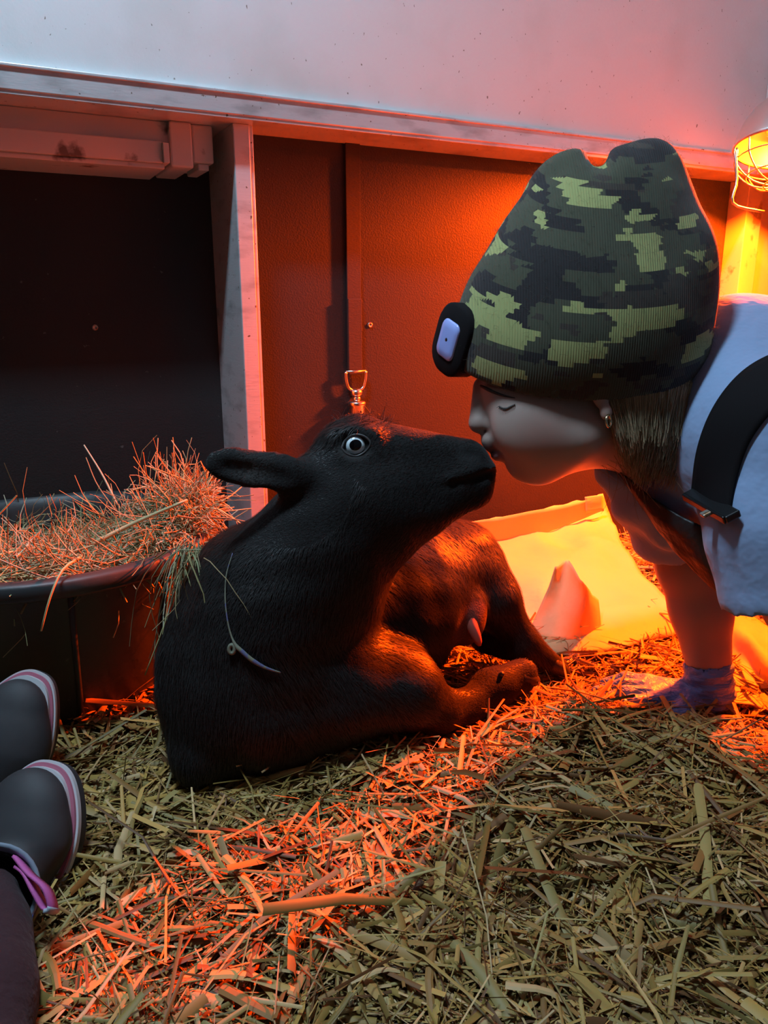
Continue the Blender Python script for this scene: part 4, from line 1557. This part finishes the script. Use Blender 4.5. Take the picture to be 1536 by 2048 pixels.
# ---- gloves
def glove(wrist, palm, knuck, tips, thumb, parent, cuffdir):
    lo_ = np.min([wrist, palm] + knuck + tips + thumb, 0) - .05
    hi_ = np.max([wrist, palm] + knuck + tips + thumb, 0) + .06
    S_ = SDF(lo_, hi_, .0028)
    S_.cone(wrist, palm, .029, .024, .012)
    for kx, tx in zip(knuck, tips):
        S_.cone(palm + (wrist - palm) * .2, kx, .016, .0115, .012)
        mid = (kx + tx) / 2 + np.array([0, 0, .007])
        S_.chain([(kx, .0105), (mid, .0092), (tx, .0075)], .005)
    S_.chain([(palm + (wrist - palm) * .3, .015), (thumb[0], .0125), (thumb[1], .0095)], .008)
    cu = wrist + cuffdir * .030
    S_.cone(wrist, cu, .0285, .0325, .008)
    S_.cone(cu, cu + cuffdir * .03, .027, .030, .003, sub=True)
    V_, Q_ = S_.mesh()
    V_ = relax(V_, Q_, 1, .4)
    N2 = normals(V_, Q_)
    wn = np.exp(-(np.linalg.norm(V_ - wrist, axis=1) / .045) ** 2)
    V_ = V_ + N2 * (np.sin(V_ @ (cuffdir * 420) + 4 * vnoise(V_, 50, 5)) * .0022 * wn + vnoise(V_, 110, 6) * .0008)[:, None]
    return obj('glove', V_, Q_, M_glove, parent)


wr1 = P(1422, 1382, 1.05)
pl1 = P(1378, 1398, 1.055)
dirf = (PZ(1215, 1402, .012) - PZ(1380, 1410, .012))
dirf /= np.linalg.norm(dirf)
side = np.cross((0, 0, 1), dirf)
kn_, tp_ = [], []
for i, (ln_, sp) in enumerate(((.066, .030), (.076, .010), (.072, -.010), (.056, -.028))):
    k0 = pl1 + dirf * .050 + side * sp * .95
    k0[2] = .026
    t0 = k0 + dirf * ln_ + side * sp * .45
    t0[2] = .014
    kn_.append(k0)
    tp_.append(t0)
th0 = pl1 + dirf * .022 + side * .048
th0[2] = .022
th1 = pl1 + dirf * .058 + side * .066
th1[2] = .016
cd = P(1405, 1240, 1.04) - wr1
cd /= np.linalg.norm(cd)
glove(wr1, pl1, kn_, tp_, [th0, th1], girl, cd)
wr2 = P(1760, 1480, .85)
pl2 = P(1758, 1535, .855)
pl2[2] = .035
kn_, tp_ = [], []
for i, (ln_, sp) in enumerate(((.066, -.030), (.076, -.010), (.072, .010), (.056, .028))):
    k0 = pl2 + dirf * .050 + side * sp * .95
    k0[2] = .026
    t0 = k0 + dirf * ln_ * .6 + side * sp * .45
    t0[2] = .014
    kn_.append(k0)
    tp_.append(t0)
cd2 = P(1610, 1210, .82) - wr2
cd2 /= np.linalg.norm(cd2)
glove(wr2, pl2, kn_, tp_, [pl2 + dirf * .02 - side * .048, pl2 + dirf * .055 - side * .064], girl, cd2)

# ================================================================== SEATED PERSON'S FEET
sit = empty('person', PZ(-40, 1850, 0), 'seated person in burgundy trousers and grey slip-on boots', 'person')


def boot(toe, ball_, heel, ankle, nrm, parent, tab=False):
    """nrm: direction of the sole (away from the top of the foot)"""
    fx0 = (toe - heel) / np.linalg.norm(toe - heel)
    nrm = nrm - fx0 * (nrm @ fx0)
    nrm = nrm / np.linalg.norm(nrm)
    lo_ = np.min([toe, ball_, heel, ankle], 0) - .09
    hi_ = np.max([toe, ball_, heel, ankle], 0) + .09
    S_ = SDF(lo_, hi_, .0042)
    ax_ = (nrm, .62)
    S_.chain([(heel, .036), (ball_, .043), (toe, .030)], .03, ax_)
    S_.cone(heel - nrm * .006, ankle, .036, .043, .02)
    S_.plane(toe + nrm * .021, nrm, .006)
    sh = ankle - heel
    sh = sh / np.linalg.norm(sh)
    S_.plane(ankle + sh * .004, sh, .004)
    S_.cone(ankle - sh * .03, ankle + sh * .06, .034, .040, .004, sub=True)
    V_, Q_ = S_.mesh()
    b_ = obj('boot', relax(V_, Q_, 1), Q_, M_boot, parent)
    # sole and foxing bands follow the foot outline in the sole plane
    fx = (toe - heel) / np.linalg.norm(toe - heel)
    fx = fx - nrm * (fx @ nrm)
    fx /= np.linalg.norm(fx)
    fy = np.cross(nrm, fx)
    L0 = (ball_ - heel) @ fx
    L1 = (toe - heel) @ fx
    out = []
    for t in np.linspace(0, 2 * math.pi, 120, endpoint=False):
        u_ = math.cos(t)
        w2 = math.sin(t)
        lx_ = -.034 + (L1 + .034 + .032) * (u_ + 1) / 2
        wd2 = .036 + .011 * math.exp(-((lx_ - L0) / .06) ** 2)
        pw = abs(w2) ** .75 * (1 if w2 > 0 else -1)
        out.append((lx_, pw * wd2))
    for nm, z0, z1, ex, mt in (('foxing_band', .008, .0135, .0015, M_bootw), ('foxing_line', .0136, .0165, .0055, M_bootp), ('foxing_edge', .0166, .022, .008, M_bootw), ('sole', .0221, .032, .0075, M_boot)):
        n2 = len(out)
        V2 = []
        for z_ in (z0, z1):
            for a_, c2 in out:
                l_ = math.hypot(a_ - L1 / 2, c2)
                s_ = 1 + ex / l_
                V2.append(heel + nrm * z_ + fx * (L1 / 2 + (a_ - L1 / 2) * s_) + fy * c2 * s_)
        F2 = [tuple(range(n2 - 1, -1, -1)), tuple(range(n2, 2 * n2))]
        for k in range(n2):
            k2 = (k + 1) % n2
            F2.append((k, k2, n2 + k2, n2 + k))
        obj(nm, V2, F2, mt, b_, smooth=False)
    if tab:
        t0 = P(38, 1718, .665)
        tp2 = catmull([P(36, 1712, .672), P(62, 1745, .655), P(95, 1775, .645), P(108, 1815, .640), P(92, 1822, .640), P(72, 1790, .645), P(52, 1752, .655), P(35, 1738, .668)], 36)
        wv_ = (fw * .8 + rt * .1 - up * .5)
        wv_ /= np.linalg.norm(wv_)
        V2 = np.concatenate([tp2 - wv_ * .008, tp2 + wv_ * .008])
        F2 = [(k, k + 1, 36 + k + 1, 36 + k) for k in range(35)]
        tb = obj('pull_tab', V2, F2, M_pink, b_)
        s2 = tb.modifiers.new('thick', 'SOLIDIFY')
        s2.thickness = .0022
        pp = tp2[15:20]
        V2 = np.concatenate([pp - wv_ * .0085, pp + wv_ * .0085])
        F2 = [(k, k + 1, 5 + k + 1, 5 + k) for k in range(4)]
        pt_ = obj('tab_patch', V2, F2, M_patch, b_)
        s2 = pt_.modifiers.new('thick', 'SOLIDIFY')
        s2.thickness = .0034
        s2.offset = 0
        # inner lining with the dark blue logo oval
        v_, f_ = lathe_arr([(.0395, -.02), (.042, .012), (.040, .014), (.0375, .010), (.035, -.02)], ankle, sh, 32)
        obj('collar_lining', v_, f_, M_lining, b_)
        lg = [ankle + sh * .004 + .0412 * (math.cos(t) * frame_from(sh)[0] + math.sin(t) * frame_from(sh)[1]) for t in np.linspace(0, 6.283, 40, endpoint=False)]
        lg = sorted(lg, key=lambda q_: -(q_ @ rt) + (q_ @ fw) * .6)[:1][0]
        V2 = [lg + sh * (.0025 + .006 * math.cos(t)) + np.cross(sh, rt) * .012 * math.sin(t) + rt * .0022 for t in np.linspace(0, 6.283, 24, endpoint=False)]
        V2 = [q_ for q_ in V2] + [q_ - rt * .0015 for q_ in V2]
        F2 = [tuple(range(24)), tuple(range(47, 23, -1))] + [(k, 24 + k, 24 + (k + 1) % 24, (k + 1) % 24) for k in range(24)]
        obj('logo', V2, F2, M_logo, b_, smooth=False)
    return b_


nr2 = fw * .9 + up * .15 + rt * .25
boot(P(58, 1605, .752), P(42, 1668, .745), P(-16, 1815, .725), P(-26, 1795, .655), nr2, sit, True)
nr1 = fw * .85 + up * .45 + rt * .2
boot(P(34, 1412, .868), P(8, 1490, .862), P(-80, 1640, .845), P(-130, 1640, .78), nr1, sit, False)
S = SDF(np.array([-.75, -.15, -.01]), np.array([.12, .98, .34]), .008)
S.chain([(P(-26, 1795, .665), .026), (P(-34, 1880, .625), .031), (P(-50, 2000, .575), .038), (P(-90, 2300, .48), .044), (np.array([-.22, .12, .10]), .060), (np.array([-.46, -.05, .11]), .085)], .03)
S.chain([(P(-130, 1640, .78), .028), (P(-190, 1760, .73), .036), (P(-260, 2000, .66), .045), (np.array([-.36, .30, .10]), .066), (np.array([-.58, .02, .11]), .085)], .03)
Vq, Qq = S.mesh()
Vq = relax(Vq, Qq, 2)
obj('trousers', Vq, Qq, M_trous, sit)
